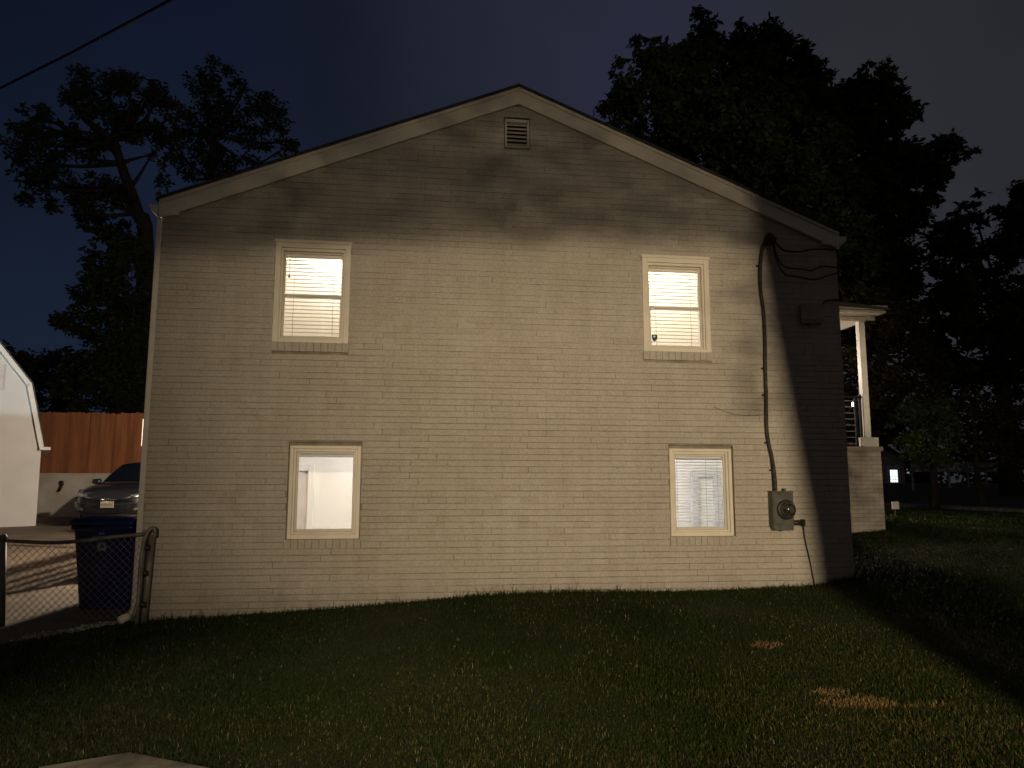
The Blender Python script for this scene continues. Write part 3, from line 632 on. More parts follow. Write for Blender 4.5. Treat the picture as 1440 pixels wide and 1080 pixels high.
# rear deck (round the corner) whose railing throws stripes on the driveway
deck = empty('rear_deck', (-3.4, 5.5, 1.2)); tag(deck, 'small raised back deck with white post at the house corner', 'deck')
def dpart(b, name, m): o = b.build(name, m, deck); o.location = -Vector(deck.location); return o
b = MB(); b.box(-4.05, XL-.003, 3.6, 7.6, 1.30, 1.42); dpart(b, 'deck_floor', M['deckwood'])
for yy in (3.65, 5.6, 7.55): b = MB(); b.box(-4.05,-3.96,yy-.045,yy+.045,.2,2.36,0,.004); dpart(b, 'deck_post', M['deckwood'])
b = MB()
for i in range(5): z = 1.55+i*.18; b.box(-4.03,-3.98,3.70,5.55,z,z+.05); b.box(-4.03,-3.98,5.65,7.5,z,z+.05)
b.box(-4.06,-3.94,3.6,7.6,2.361,2.40); dpart(b, 'deck_railing', M['deckwood'])
b = MB(); b.box(-3.36, XL-.003, 3.50, 3.54, .25, 3.3, 0, .004); dpart(b, 'added_shade_board', M['deckwood'])  # hidden board added to keep the back lamp off the downspout
pw = at(203.5,600,6.4); b = MB(); b.box(pw.x-.03, pw.x+.10, 6.36, 6.44, at(203,628,6.4).z, at(203,590,6.4).z, 0, .004); b.box(pw.x+.02, pw.x+.09, 6.37, 6.43, 1.421, at(203,566,6.4).z, 0, .004); dpart(b, 'corner_post', M['postwhite'])
b = MB(); q = at(198,655,6.6); b.box(q.x, q.x+.16, 7.62, 7.8, .5, at(198,636,7.6).z, 0, .01); dpart(b, 'side_panel', M['deckwood'])

# ------------------------------------------------------------------ shed, retaining wall, cedar fence
gb = at(50,738,12.0); SA = R(26); shed = empty('shed', gb, SA)
tag(shed, 'white gambrel roofed shed beside the driveway', 'shed')
su = Vector((math.cos(SA), math.sin(SA), 0)); sn = Vector((-math.sin(SA), math.cos(SA), 0))
def sl_(px, py):     # pixel -> (x, z) on the shed's front, in the shed's own frame
    d = Vector(ray(px, py)); o = Vector(CAM); t = (gb-o).dot(sn)/d.dot(sn); p = o+d*t-gb; return Vector((p.dot(su), 0, p.z))
def spart(b, name, m): return b.build(name, m, shed)
e0, e1, e2 = sl_(62,628), sl_(45,540), sl_(0,483)
kx = (e1.z-e2.z)/(e1.x-e2.x); cxs = e0.x-2.9; zpk = e1.z-(e1.x-cxs)*abs(kx)*-1.0*(-1 if kx > 0 else 1)
zpk = e1.z+(e1.x-cxs)*abs(kx)
half = [(.01, -.3), (e0.x-.06, e0.z), (e1.x-.06, e1.z-.04), (cxs, zpk-.06)]
poly = half+[(2*cxs-x, z) for x, z in half[:-1][::-1]]
b = MB(); b.prism(poly[::-1], 0, 3.6)
for i in range(1, 30):     # shallow lap lines of the siding
    z = i*.2
    if z > e1.z-.1: break
    xr = float(np.interp(z, [0, e0.z, e1.z], [0, e0.x-.06, e1.x-.06])); b.box(2*cxs-xr+.02, xr-.02, -.004, -.0005, z, z+.006)
spart(b, 'shed_wall', M['shed'])
tri = [(e0.x,e0.z),(e1.x,e1.z),(cxs,zpk)]
for (xa,za),(xb,zb) in zip(tri, tri[1:]):
    nx, nz = -(zb-za), (xb-xa); L = math.hypot(nx,nz); nx, nz = nx/L*.11, nz/L*.11
    for sgn in (1,-1):
        f = lambda x: x if sgn > 0 else 2*cxs-x
        b = MB(); q = [(f(xa),za),(f(xb),zb),(f(xb+nx),zb+nz),(f(xa+nx),za+nz)]; b.prism(q if sgn > 0 else q[::-1], -.10, -.012); spart(b, 'rake_board', M['postwhite'])
        b = MB(); ox, oz = -nx/.11*.03, -nz/.11*.03; q = [(f(xa),za),(f(xb),zb),(f(xb+ox),zb+oz),(f(xa+ox),za+oz)]
        b.prism(q if sgn > 0 else q[::-1], -.12, 3.7); spart(b, 'shed_roof', M['shed_roof'])
b = MB(); b.box(e0.x-.10, e0.x+.14, -.14, 3.7, e0.z-.09, e0.z-.015, 0, .004); spart(b, 'eave_board', M['postwhite'])
l0, l1 = sl_(0,548), sl_(2,512); b = MB(); b.box(l0.x-.7, l0.x+.05, -.03, -.006, l0.z, l1.z, 0, .006); spart(b, 'loft_shutter', M['room_dark'])

FY = 16.5; zt = at(100,667,FY).z
b = MB(); b.box(-22, -1.0, FY, FY+.25, 0, zt-.0); rw = tag(b.build('retaining_wall', M['white_wall']), 'whitewashed block retaining wall under the cedar fence', 'wall')
cap = MB(); cap.box(-22, -1.0, FY-.03, FY+.28, zt+.001, zt+.035, 0, .006); cap.build('wall_cap', M['white_wall'], rw)
p = at(88,686,FY); b = MB(); b.tube([(p.x,FY-.01,p.z+.1),(p.x,FY-.08,p.z+.1),(p.x,FY-.12,p.z),(p.x-.05,FY-.12,p.z-.1)], .04, 8); b.lathe([(.06,0),(.07,.03),(.02,.04)], 10, 'y', (p.x, FY-.08, p.z+.16))
tag(b.build('garden_tap', M['metal_dark']), 'small dark tap fixed to the whitewashed wall near the shed', 'tap')
fen = empty('cedar_fence', (-8, FY+.1, zt)); tag(fen, 'tall reddish cedar board fence standing on the whitewashed wall', 'fence')
b = MB(); ftop = at(130,580,FY+.1).z; x = -14
while x < 1:
    w = .138; t = ftop+random.gauss(0,.012); sgn = random.gauss(0,.004)
    b.prism([(x,zt+.04),(x+w,zt+.04),(x+w,t-.03),(x+w-.03,t),(x+.03,t),(x,t-.03)], FY+.10+sgn, FY+.118+sgn); x += w+random.uniform(.002,.010)
o = b.build('fence_boards', M['cedar'], fen); o.location = -Vector(fen.location)
b = MB()
for z in (zt+.3, zt+1.0, ftop-.3): b.box(-14, 1, FY+.125, FY+.165, z, z+.09)
o = b.build('fence_rail', M['cedar'], fen); o.location = -Vector(fen.location)

# ------------------------------------------------------------------ car
CX, CY = (at(98,740,11.2).x+at(204,740,11.2).x)/2+.06, 11.0
car = empty('parked_car', (CX, CY, hz(CX, CY)+.02), R(-4)); tag(car, 'grey crossover car parked nose out behind the blue bin', 'car')
def cpart(b, name, m, par=None): return b.build(name, m, par or car)
def section(y, hw, zb, zt, n=4.2, crown=0.0, k=28):
    out = []
    for j in range(k):
        a = 2*PI*j/k+PI/k; c, s = math.cos(a), math.sin(a)
        x = hw*math.copysign(abs(c)**(2/n), c); z = (zb+zt)/2+(zt-zb)/2*math.copysign(abs(s)**(2/n), s)
        if s > 0: z += crown*(1-(x/hw)**2)
        out.append((x, y, z))
    return out
st = [(-.02,.50,.42,.74,3,0),(.03,.70,.34,.84,3.6,.02),(.12,.80,.27,.90,4,.03),(.30,.87,.24,.96,4.2,.04),(.6,.90,.22,1.0,4.4,.055),(.95,.915,.22,1.035,4.5,.06),(1.3,.92,.22,1.07,4.6,.05),(2.4,.925,.22,1.09,5,.02),(3.8,.92,.24,1.10,5,.02),(4.4,.88,.32,1.06,4,.02),(4.58,.76,.42,.95,3,0)]
b = MB(); b.loft([section(*q) for q in st]); cpart(b, 'body', M['carpaint'])
def cab(y, hwb, hwt, zb, zt): 
    return [(-hwb,y,zb),(hwb,y,zb),(hwb*.97,y,zb+.06),(hwt+.03,y,zt-.07),(hwt-.05,y,zt-.012),(hwt*.55,y,zt+.012),(0,y,zt+.02),(-hwt*.55,y,zt+.012),(-hwt+.05,y,zt-.012),(-hwt-.03,y,zt-.07),(-hwb*.97,y,zb+.06)]
b = MB(); b.loft([cab(1.12,.74,.70,1.02,1.10),cab(1.50,.80,.70,1.04,1.36),cab(1.95,.83,.63,1.05,1.60),(cab(2.5,.84,.61,1.05,1.66)),cab(3.6,.82,.60,1.05,1.64),cab(4.2,.78,.58,1.05,1.54),cab(4.52,.72,.60,1.03,1.16)]); cb_ = cpart(b, 'cabin', M['carpaint'])
b = MB(); ws = []
for v in np.linspace(0,1,7):
    for u in np.linspace(-1,1,9):
        hw = .72*(1-v)+.575*v; z = 1.135*(1-v)+1.585*v+.018*(1-u*u); y = 1.13*(1-v)+1.90*v-.05+.12*u*u*(1-v*.5)-.035*math.sin(PI*v); ws.append((u*hw, y, z))
b.add(ws, [(i*9+j, i*9+j+1, (i+1)*9+j+1, (i+1)*9+j) for i in range(6) for j in range(8)], 0, True); cpart(b, 'windscreen', M['carglass'])
for s in (-1,1):
    b = MB(); q = [(s*.845,1.55,1.12),(s*.865,2.6,1.12),(s*.85,3.9,1.13),(s*.68,3.7,1.55),(s*.685,2.6,1.575),(s*.70,2.02,1.53)]
    b.add(q+[(x-s*.02,y,z-.005) for x,y,z in q], [(0,1,2,3,4,5),(6,11,10,9,8,7)]+[(i,(i+1)%6,6+(i+1)%6,6+i) for i in range(6)]); cpart(b, 'side_window', M['carglass'])
    b = MB(); b.loft([[(s*(.93+.09*t), 1.38+.06*c*(1-.3*t), 1.13+.075*sn*(1-.15*t)) for c, sn in [(math.cos(a),math.sin(a)) for a in np.linspace(0,2*PI,12,endpoint=False)]] for t in (-.6,.0,.7,1.3,1.6)]); cpart(b, 'mirror', M['carpaint'])
    # headlight: a swept wedge following the corner of the nose
    q = [(.50,.015,.80),(.66,.06,.835),(.80,.16,.885),(.885,.40,.935),(.90,.42,.875),(.855,.17,.80),(.74,.06,.755),(.60,.02,.76)]
    f = [(s*x*1.005, y-.03, z) for x,y,z in q]; k_ = [(s*x*.93, y+.10, z) for x,y,z in q]; n = len(q)
    b = MB(); b.add(f+k_, [tuple(range(n)), tuple(range(2*n-1,n-1,-1))]+[(i,(i+1)%n,n+(i+1)%n,n+i) for i in range(n)]); cpart(b, 'headlight', M['lamp_lens'])
    q = [(.62,-.02,.44),(.80,.06,.50),(.87,.16,.62),(.84,.13,.64),(.74,.03,.53),(.60,-.03,.49)]
    f = [(s*x*1.01, y-.015, z) for x,y,z in q]; k_ = [(s*x*.95, y+.09, z) for x,y,z in q]; n = len(q)
    b = MB(); b.add(f+k_, [tuple(range(n)), tuple(range(2*n-1,n-1,-1))]+[(i,(i+1)%n,n+(i+1)%n,n+i) for i in range(n)]); cpart(b, 'bumper_trim', M['metal'])
    for yy in (.86, 3.62):
        w = empty('wheel', (s*.82, yy, .35)); w.parent = car
        b = MB(); b.lathe([(.22,-.10),(.33,-.10),(.355,-.07),(.355,.07),(.33,.10),(.22,.10)], 28, 'x'); o = b.build('tyre', M['tyre'], w)
        b = MB(); b.lathe([(.05,s*.085),(.2,s*.07),(.222,s*.098),(.21,s*.02),(.05,s*.01)], 20, 'x'); b.build('rim', M['galv'], w)
b = MB(); q = [(-.60,.0,.79),(-.3,-.045,.735),(0,-.055,.72),(.3,-.045,.735),(.60,.0,.79),(.55,-.02,.655),(.3,-.055,.635),(0,-.065,.63),(-.3,-.055,.635),(-.55,-.02,.655)]
b.add(q+[(x*.95,y+.12,z) for x,y,z in q], [tuple(range(10)), tuple(range(19,9,-1))]+[(i,(i+1)%10,10+(i+1)%10,10+i) for i in range(10)]); cpart(b, 'grille', M['black'])
b = MB(); q = [(-.66,.0,.60),(-.3,-.04,.575),(.3,-.04,.575),(.66,0,.60),(.56,-.01,.42),(.3,-.03,.38),(-.3,-.03,.38),(-.56,-.01,.42)]
b.add(q+[(x*.95,y+.12,z) for x,y,z in q], [tuple(range(8)), tuple(range(15,7,-1))]+[(i,(i+1)%8,8+(i+1)%8,8+i) for i in range(8)]); cpart(b, 'lower_grille', M['black'])
def ell(rx, rz, x, z, y): return [(x+rx*math.cos(a), y, z+rz*math.sin(a)) for a in np.linspace(0,2*PI,25)]
b = MB()
for rx, rz, x, z in ((.075,.05,0,.69),(.048,.018,0,.712),(.018,.042,0,.69)): b.tube(ell(rx,rz,x,z,-.072), .0065, 6)
for s in (-1,1): b.tube([(s*.08,-.068,.695),(s*.3,-.06,.705),(s*.56,-.025,.765)], .011, 6)
cpart(b, 'emblem', M['chrome'])
b = MB(); b.box(-.155,.155,-.085,-.06,.50,.655,0,.004); pl = cpart(b, 'licence_plate', M['plate'])
b = MB()
for x, h in ((-.125,.05),(-.10,.04),(-.075,.05),(.01,.04),(.035,.05),(.06,.045),(.09,.05),(.12,.04)): b.box(x-.008,x+.006,-.088,-.0855,.575-h/2,.575+h/2)
b.box(-.05,-.015,-.088,-.0855,.555,.60); cpart(b, 'plate_characters', M['plate_ink'], pl)

# ------------------------------------------------------------------ blue bin
binx = empty('wheelie_bin', (-3.335, .95, hz(-3.4,.9)-.02), R(-14)); binx.scale = (1.10,1.05,1.0); tag(binx, 'dark blue wheeled recycling bin behind the chain link fence', 'recycling bin')
def rr_sec(w, y0, y1, z, r=.05, k=5):
    out = []
    for cx, cy, a0 in ((w-r,y1-r,0),(-w+r,y1-r,PI/2),(-w+r,y0+r,PI),(w-r,y0+r,1.5*PI)):
        for i in range(k): a = a0+PI/2*i/(k-1); out.append((cx+r*math.cos(a), cy+r*math.sin(a), z))
    return out
b = MB(); b.loft([rr_sec(.27,-.24,.20,.0),rr_sec(.275,-.255,.22,.06),rr_sec(.32,-.345,.30,.88),rr_sec(.325,-.35,.31,.90),rr_sec(.345,-.37,.33,.905),rr_sec(.345,-.37,.33,.955)]); b.box(-.12,.12,-.30,-.25,.05,.10,0,.008)
cpb = b.build('bin_body', M['bin'], binx)
b = MB(); b.loft([rr_sec(.355,-.39,.33,.958),rr_sec(.358,-.395,.335,.985),rr_sec(.34,-.37,.31,1.02),rr_sec(.27,-.28,.22,1.045,.08)]); b.tube([(-.25,.36,.96),(.25,.36,.96)], .022, 8); b.box(-.1,.1,-.43,-.39,.965,.985,0,.006); b.build('bin_lid', M['bin'], binx)
for s in (-1,1):
    b = MB(); b.lathe([(.04,-.03),(.12,-.03),(.13,-.015),(.13,.015),(.12,.03),(.04,.03)], 20, 'x', (s*.29,.25,.12)); b.build('bin_wheel', M['tyre'], binx)
def text_mesh(txt, size):
    cu = bpy.data.curves.new('t', 'FONT'); cu.body = txt; cu.size = size; cu.align_x = 'CENTER'; cu.extrude = .001
    o = bpy.data.objects.new('t', cu); COL.objects.link(o); dg = bpy.context.evaluated_depsgraph_get(); me = bpy.data.meshes.new_from_object(o.evaluated_get(dg)); bpy.data.objects.remove(o); return me
b = MB()
for k in range(3):     # three chasing arrows
    a = PI/2+k*2*PI/3; a2 = a-2*PI/3; p = Vector((math.cos(a),0,math.sin(a)))*.062; q = Vector((math.cos(a2),0,math.sin(a2)))*.062
    d = q-p; u = d.normalized(); n_ = Vector((-u.z,0,u.x)); s_, e_ = p+d*.16, p+d*.66; h = p+d*.90
    v = [s_-n_*.011, e_-n_*.011, e_-n_*.026, h, e_+n_*.026, e_+n_*.011, s_+n_*.011]
    b.prism([(w.x, w.z) for w in v], -.003, 0)
mk = b.build('recycling_mark', M['bin_mark'], cpb); mk.location = (0,-.3295,.72); mk.rotation_euler.x = R(6.3)
for txt, sz, z in (('WE', .042, .850), ('RECYCLE', .05, .800)):
    me = text_mesh(txt, sz); me.materials.append(M['bin_mark']); o = bpy.data.objects.new('bin_lettering', me); COL.objects.link(o); o.parent = cpb; o.location = (0,-.3365-(z-.80)*.11-.0025,z); o.rotation_euler = (R(90+6.3),0,0)

# ------------------------------------------------------------------ chain link fence with gate frame
GY = -.10; clf = empty('chain_link_fence', (-3.4, GY, .2)); tag(clf, 'low chain link fence with pipe posts and sagging top rail by the house corner', 'fence')
def fpart(b, name, m): o = b.build(name, m, clf); o.location = -Vector(clf.location); return o
pt, pb = at(5,757,GY), at(2,905,GY)
b = MB(); b.tube([(pb.x,GY,hz(pb.x,GY)-.1),(pt.x,GY,pt.z-.02)], .028, 10); b.lathe([(.034,-.03),(.036,.01),(.025,.035),(.005,.045)], 12, 'z', (pt.x,GY,pt.z)); fpart(b, 'post', M['galv'])
rt_, rb_ = at(216,744,GY), at(202,872,GY)
b = MB(); b.tube([(rb_.x,GY,rb_.z-.1),(rt_.x-.01,GY,rt_.z-.06)], .030, 10); b.tube([(rb_.x-.055,GY-.03,rb_.z-.05),(rt_.x-.075,GY-.03,rt_.z-.12)], .02, 8); fpart(b, 'post', M['galv'])
for q in (at(209,770,GY), at(206,806,GY), at(203,850,GY)):
    b = MB(); b.tube([(q.x-.055,GY-.01,q.z),(q.x+.03,GY-.01,q.z)], .036, 10); fpart(b, 'hinge', M['metal_dark'])
g = [at(187,868,GY-.04),at(194,845,GY-.04),at(197,800,GY-.04),at(201,770,GY-.04),at(206,752,GY-.04),at(213,743,GY-.04),at(218,745,GY-.04),at(217,756,GY-.04)]
b = MB(); b.tube(smooth(g), .019, 8); fpart(b, 'gate_frame', M['galv'])
rail_px = [(5,760),(40,762),(80,763),(120,760),(160,755),(200,751),(214,745)]
rp = [at(x,y,GY) for x, y in rail_px]
b = MB(); b.tube(smooth(rp), .019, 8); fpart(b, 'top_rail', M['galv'])
b = MB(); bx0, bx1 = pt.x+.03, rt_.x-.10; topz = lambda x: float(np.interp(x, [p.x for p in rp], [p.z for p in rp])); sp = .072
botz = lambda x: hz(x, GY)+.05
u = bx0-1.4
while u < bx1+1.4:
    for sg in (1,-1):
        pts = []; 
        for t in np.linspace(-.2, 1.2, 57):
            x = u+sg*t; z = .2+t
            if bx0 <= x <= bx1 and botz(x) <= z <= topz(x): pts.append((x, GY+.004*sg, z))
        if len(pts) > 1: b.tube([pts[0], pts[-1]], .0021, 4, caps=False)
    u += sp
fpart(b, 'wire_mesh', M['galv'])

# ------------------------------------------------------------------ overhead wire
b = MB(); p0, p1 = at(0,124,9), at(240,0,3.0); d = p1-p0
b.tube([p0-d*3, p0-d*1, p0, p0.lerp(p1,.5)-Vector((0,0,.03)), p1, p1+d*2.5], .023, 6); tag(b.build('power_line', mat('power_line_black', (.004,.004,.004), 1.0, spec=0)), 'black overhead cable crossing the sky above the shed', 'power line')

# ------------------------------------------------------------------ trees
def leaves(b, c, r, n, ls, flat=.8):
    for _ in range(n):
        d = Vector((random.gauss(0,1), random.gauss(0,1), random.gauss(0,1))).normalized()*r*random.random()**.45; d.z *= flat
        p = c+d; a = random.uniform(0,2*PI); t = random.uniform(-1.0,.5); s = ls*random.uniform(.55,1.3)
        u = Vector((math.cos(a)*math.cos(t), math.sin(a)*math.cos(t), math.sin(t))); w = u.cross(Vector((random.gauss(0,1),random.gauss(0,1),random.gauss(0,1)))).normalized()
        b.add([p, p+u*s*.5+w*s*.26, p+u*s, p+u*s*.45-w*s*.26], [(0,1,2,3)])
def pin(x, y, poly):
    c = False; n = len(poly); j = n-1
    for i in range(n):
        (xi,yi),(xj,yj) = poly[i], poly[j]
        if (yi > y) != (yj > y) and x < (xj-xi)*(y-yi)/(yj-yi)+xi: c = not c
        j = i
    return c
def edist(x, y, poly):
    m = 1e9
    for i in range(len(poly)):
        (ax,ay),(bx,by) = poly[i], poly[(i+1)%len(poly)]; dx, dy = bx-ax, by-ay; t = max(0,min(1,((x-ax)*dx+(y-ay)*dy)/(dx*dx+dy*dy+1e-9))); m = min(m, math.hypot(x-ax-t*dx, y-ay-t*dy))
    return m
def tree(name, label, Y, trunk_px, trunk_r, polys, nclump, rpx, per, ls, leafm, cat='tree', limbs=26, deep=4.0, group=None, clumps=(), hubs=None):
    """trunk_px: pixel path of the trunk; polys: crown outlines (pixels) turned into a crown with its own depth"""
    ppm = FPX/((Y+8.3))          # pixels per metre at that distance
    bx = at(*trunk_px[0], Y); base = Vector((bx.x, Y, hz(bx.x, Y)-.1))
    root = empty(name, base); tag(root, label, cat, group)
    C = []
    for poly in polys:
        xs_, ys_ = [p[0] for p in poly], [p[1] for p in poly]; area = (max(xs_)-min(xs_))*(max(ys_)-min(ys_))
        k = 0; tries = 0
        while k < nclump and tries < nclump*40:
            tries += 1; x = random.uniform(min(xs_), max(xs_)); y = random.uniform(min(ys_), max(ys_))
            if not pin(x, y, poly): continue
            e = edist(x, y, poly); dm = min(deep, .5+e/ppm); r = rpx*random.uniform(.6,1.15)
            if e < r*.75: r = max(rpx*.33, e*1.1)
            dY = random.uniform(-dm, dm); p = at(x, y, Y+dY); C.append((p, r/ppm, 1.0)); k += 1
    for x, y, r in clumps:
        p = at(x, y, Y+random.uniform(-1,1)*deep*.35); C.append((p, r/ppm, 1.0))
    b = MB()
    for p, r, w in C:
        n = int(per*(r*ppm/rpx)**2*w)+6
        for _ in range(3):
            q = p+Vector((random.gauss(0,r*.4), random.gauss(0,r*.4), random.gauss(0,r*.35))); leaves(b, q, r*random.uniform(.6,1.0), max(3,n//3), ls)
    o = b.build('crown', leafm, root); o.location = -base
    b = MB(); path = [base]+[at(x, y, Y) for x, y in trunk_px[1:]]
    rad = [trunk_r*(1-.6*i/max(1,len(path)-1)) for i in range(len(path))]; rad[0] *= 1.3
    b.tube(smooth(path, 4), np.interp(np.linspace(0,1,(len(path)-1)*4+1), np.linspace(0,1,len(path)), rad).tolist(), 10)
    hub = path[1:] if len(path) > 2 else path
    for i in range(limbs):
        if not C: break
        c = random.choice(C)[0]; h = min(hub, key=lambda q: (q-c).length*(1+.3*random.random())+(8 if q.z > c.z+.5 else 0))
        mid = h.lerp(c, .5)+Vector((random.gauss(0,.25), random.gauss(0,.25), -.15*(c-h).length*.6))
        r0 = trunk_r*.32; b.tube(smooth([h, mid, c], 4), np.linspace(r0, .03, 9).tolist(), 6)
    o = b.build('trunk', M['bark'], root); o.location = -base
    return root
random.seed(21)
# open crowned tree left of the roof
cl = [(22,192,16),(40,185,14),(28,215,18),(60,165,13),(52,205,15),(75,185,14),(68,225,16),(88,240,16),(50,245,13),(40,280,12),(75,280,14),(100,262,18),(120,275,18),(92,135,14),(110,125,16),(130,118,18),(150,122,17),(168,108,15),(185,125,18),(140,150,18),(160,160,20),(115,155,16),(185,160,20),(205,150,18),(215,135,14),(235,140,14),(240,165,14),(210,180,20),(180,190,16),(150,190,15),(120,210,16),(105,190,15),(135,222,12),(225,200,18),(238,225,14),(225,245,12),(62,155,9),(48,160,8),(10,192,9),(115,290,16),(135,300,18),(150,265,14),(165,285,16),(175,310,15),(120,315,14),(145,325,18),(160,275,16),(95,205,12),(238,190,14),(60,262,12),(70,250,12),(125,245,9),(82,212,12)]
tree('tree', 'open crowned dark tree with bare forking limbs left of the roof', 30, [(212,420),(205,350),(193,300),(182,265),(170,230),(160,195)], .42, [], 0, 16, 165, .27, M['leaf'], limbs=46, deep=3, clumps=[(x+random.gauss(0,2),y+random.gauss(0,2),r*random.uniform(.75,1.35)) for x,y,r in cl]+[(x+random.gauss(0,16),y+random.gauss(0,14),r*random.uniform(.3,.6)) for x,y,r in cl])
cl = [(285,110,18),(300,105,16),(320,100,14),(330,115,16),(345,125,10),(275,125,16),(300,130,20),(320,140,18),(285,150,20),(310,160,18),(265,155,13),(270,180,20),(295,190,20),(320,185,16),(345,160,18),(365,150,18),(378,140,13),(395,155,14),(385,175,18),(400,180,12),(410,195,10),(360,185,18),(340,200,20),(375,205,16),(405,205,9),(250,205,14),(260,220,14),(290,225,22),(320,225,20),(350,225,14),(415,205,7),(300,248,16),(270,245,14),(245,180,10),(330,170,14),(278,205,16),(310,208,16)]
tree('tree', 'two lobed dark tree rising right behind the left roof slope', 34, [(300,420),(298,330),(296,250),(300,190)], .36, [], 0, 17, 170, .27, M['leaf'], limbs=34, deep=3, clumps=[(x+random.gauss(0,2),y+random.gauss(0,2),r*random.uniform(.75,1.3)) for x,y,r in cl]+[(x+random.gauss(0,14),y+random.gauss(0,12),r*random.uniform(.3,.6)) for x,y,r in cl])
# dense evergreen mass below them
tree('evergreen_tree', 'dense drooping dark evergreen between the shed and house corner', 26, [(170,600),(165,520),(160,430),(165,360)], .3,
     [[(120,320),(150,310),(190,330),(212,350),(206,570),(200,590),(90,590),(75,520),(100,500),(72,440),(105,430),(92,400),(120,390),(112,350),(135,340)]], 150, 17, 150, .26, M['leaf'], limbs=20, deep=2.6)
tree('tree', 'low dark tree line crown behind the shed roof', 33, [(40,600),(40,540)], .25, [[(-40,480),(0,478),(20,490),(45,492),(60,482),(75,492),(95,488),(110,520),(110,590),(-40,590)]], 80, 15, 120, .3, M['leaf'], limbs=8, deep=3)
# big tree behind the right roof slope
tree('tree', 'largest dark tree towering behind the right roof slope', 26, [(1130,640),(1125,500),(1100,380),(1070,280),(1040,190)], .55,
     [[(832,160),(858,130),(868,92),(893,55),(930,50),(940,66),(965,62),(968,22),(985,8),(1003,25),(1008,55),(1030,58),(1040,30),(1075,42),(1100,35),(1128,55),(1140,70),(1165,85),(1168,105),(1190,110),(1215,85),(1245,90),(1268,110),(1285,165),(1262,195),(1290,205),(1330,190),(1355,205),(1335,240),(1318,285),(1300,310),(1290,420),(1260,500),(1180,480),(1100,420),(980,270)]], 850, 22, 210, .34, M['leaf'], limbs=26, deep=4.5,
     clumps=[(1372,212,8),(1360,215,8),(1290,160,8),(1240,95,10),(1250,110,9),(1222,92,8),(1345,225,10),(985,15,8),(1080,38,9),(1130,70,10),(860,105,8),(1040,35,8)])
tree('tree', 'dark broad tree at the far right with sky gaps under its crown', 24, [(1420,660),(1410,520),(1420,430)], .4,
     [[(1310,325),(1340,300),(1370,282),(1385,275),(1400,290),(1425,262),(1470,240),(1560,260),(1580,560),(1470,620),(1430,540),(1330,560),(1290,520),(1270,440),(1290,380)]], 240, 20, 230, .33, M['leaf'], limbs=16, deep=3.5, clumps=[(1355,290,8),(1378,272,7),(1330,310,8)])
tree('tree', 'dark reddish tree filling the space behind the porch post', 22, [(1228,690),(1232,580),(1240,500)], .25,
     [[(1160,330),(1210,400),(1290,420),(1330,500),(1340,560),(1290,590),(1240,625),(1185,645),(1170,560)]], 120, 20, 170, .24, M['leaf_warm'], limbs=16, deep=3)
tree('tree', 'small leafy tree with pale lit leaves beside the porch base', 17, [(1313,696),(1312,650),(1310,600)], .16,
     [[(1248,600),(1256,575),(1275,560),(1300,548),(1340,560),(1355,610),(1340,650),(1300,660),(1265,645)]], 75, 14, 110, .15, M['leaf_bright'], limbs=14, deep=1.6)
tree('tree', 'small forked tree with yellowish leaves right of the pale leaved tree', 18, [(1382,700),(1374,665),(1372,620),(1368,585)], .13,
     [[(1340,560),(1370,545),(1420,550),(1470,570),(1480,640),(1430,665),(1395,640),(1350,645)]], 70, 15, 100, .17, M['leaf_warm'], limbs=12, deep=1.8)
# far woodland edge
b = MB()
for i in range(900):
    t = random.random(); p = Vector((35+t*52, 85-62*t+random.gauss(0,3), .8+random.random()*14)); leaves(b, p, 2.2, 26, .8)
tag(b.build('woodland_edge', M['leaf']), 'mass of dark far trees beyond the street', 'woodland', kind='stuff')
b = MB()
for i in range(700):
    t = random.random(); p = Vector((-30+t*34, 48+random.gauss(0,3), .5+random.random()*6.3)); leaves(b, p, 1.1, 22, .4)
tag(b.build('woodland_edge', M['leaf']), 'mass of dark far trees beyond the cedar fence', 'woodland', kind='stuff')

# ------------------------------------------------------------------ small things at the right
# planting with a small white marker in front of the porch corner
p = gz(1259,732,.86); pz = hz(p.x, p.y)
pl_ = empty('garden_plant', (p.x, p.y, pz)); tag(pl_, 'low dark leafy plant on the lawn by the porch base', 'plant')
b = MB()
for i in range(70):
    a = random.uniform(0,2*PI); l = random.uniform(.2,.46); e = random.uniform(.3,1.2); u = Vector((math.cos(a)*math.cos(e), math.sin(a)*math.cos(e), math.sin(e))); w = Vector((-math.sin(a),math.cos(a),0))*.03
    b.add([w*.5, u*l*.5+w, u*l+Vector((0,0,-.08)), u*l*.5-w, -w*.5], [(0,1,2,3,4)])
b.build('leaves', M['leaf'], pl_)
b = MB()
for i in range(5): b.tube([(0,0,-.05),(random.gauss(0,.03),random.gauss(0,.03),.3)], .012, 5)
b.build('stem', M['bark'], pl_)
q = at(1259,710,p.y-.22); mk_ = empty('garden_marker', (q.x, p.y-.22, hz(q.x, p.y-.22))); tag(mk_, 'small white marker standing in the dark plant by the porch', 'marker')
hh = q.z-hz(q.x, p.y); b = MB(); b.box(-.085,.085,-.012,.012,hh-.09,hh+.07,0,.006); b.build('marker_plate', M['postwhite'], mk_)
b = MB(); b.box(-.015,.015,.013,.033,-.1,hh-.03); b.build('marker_stake', M['deckwood'], mk_)
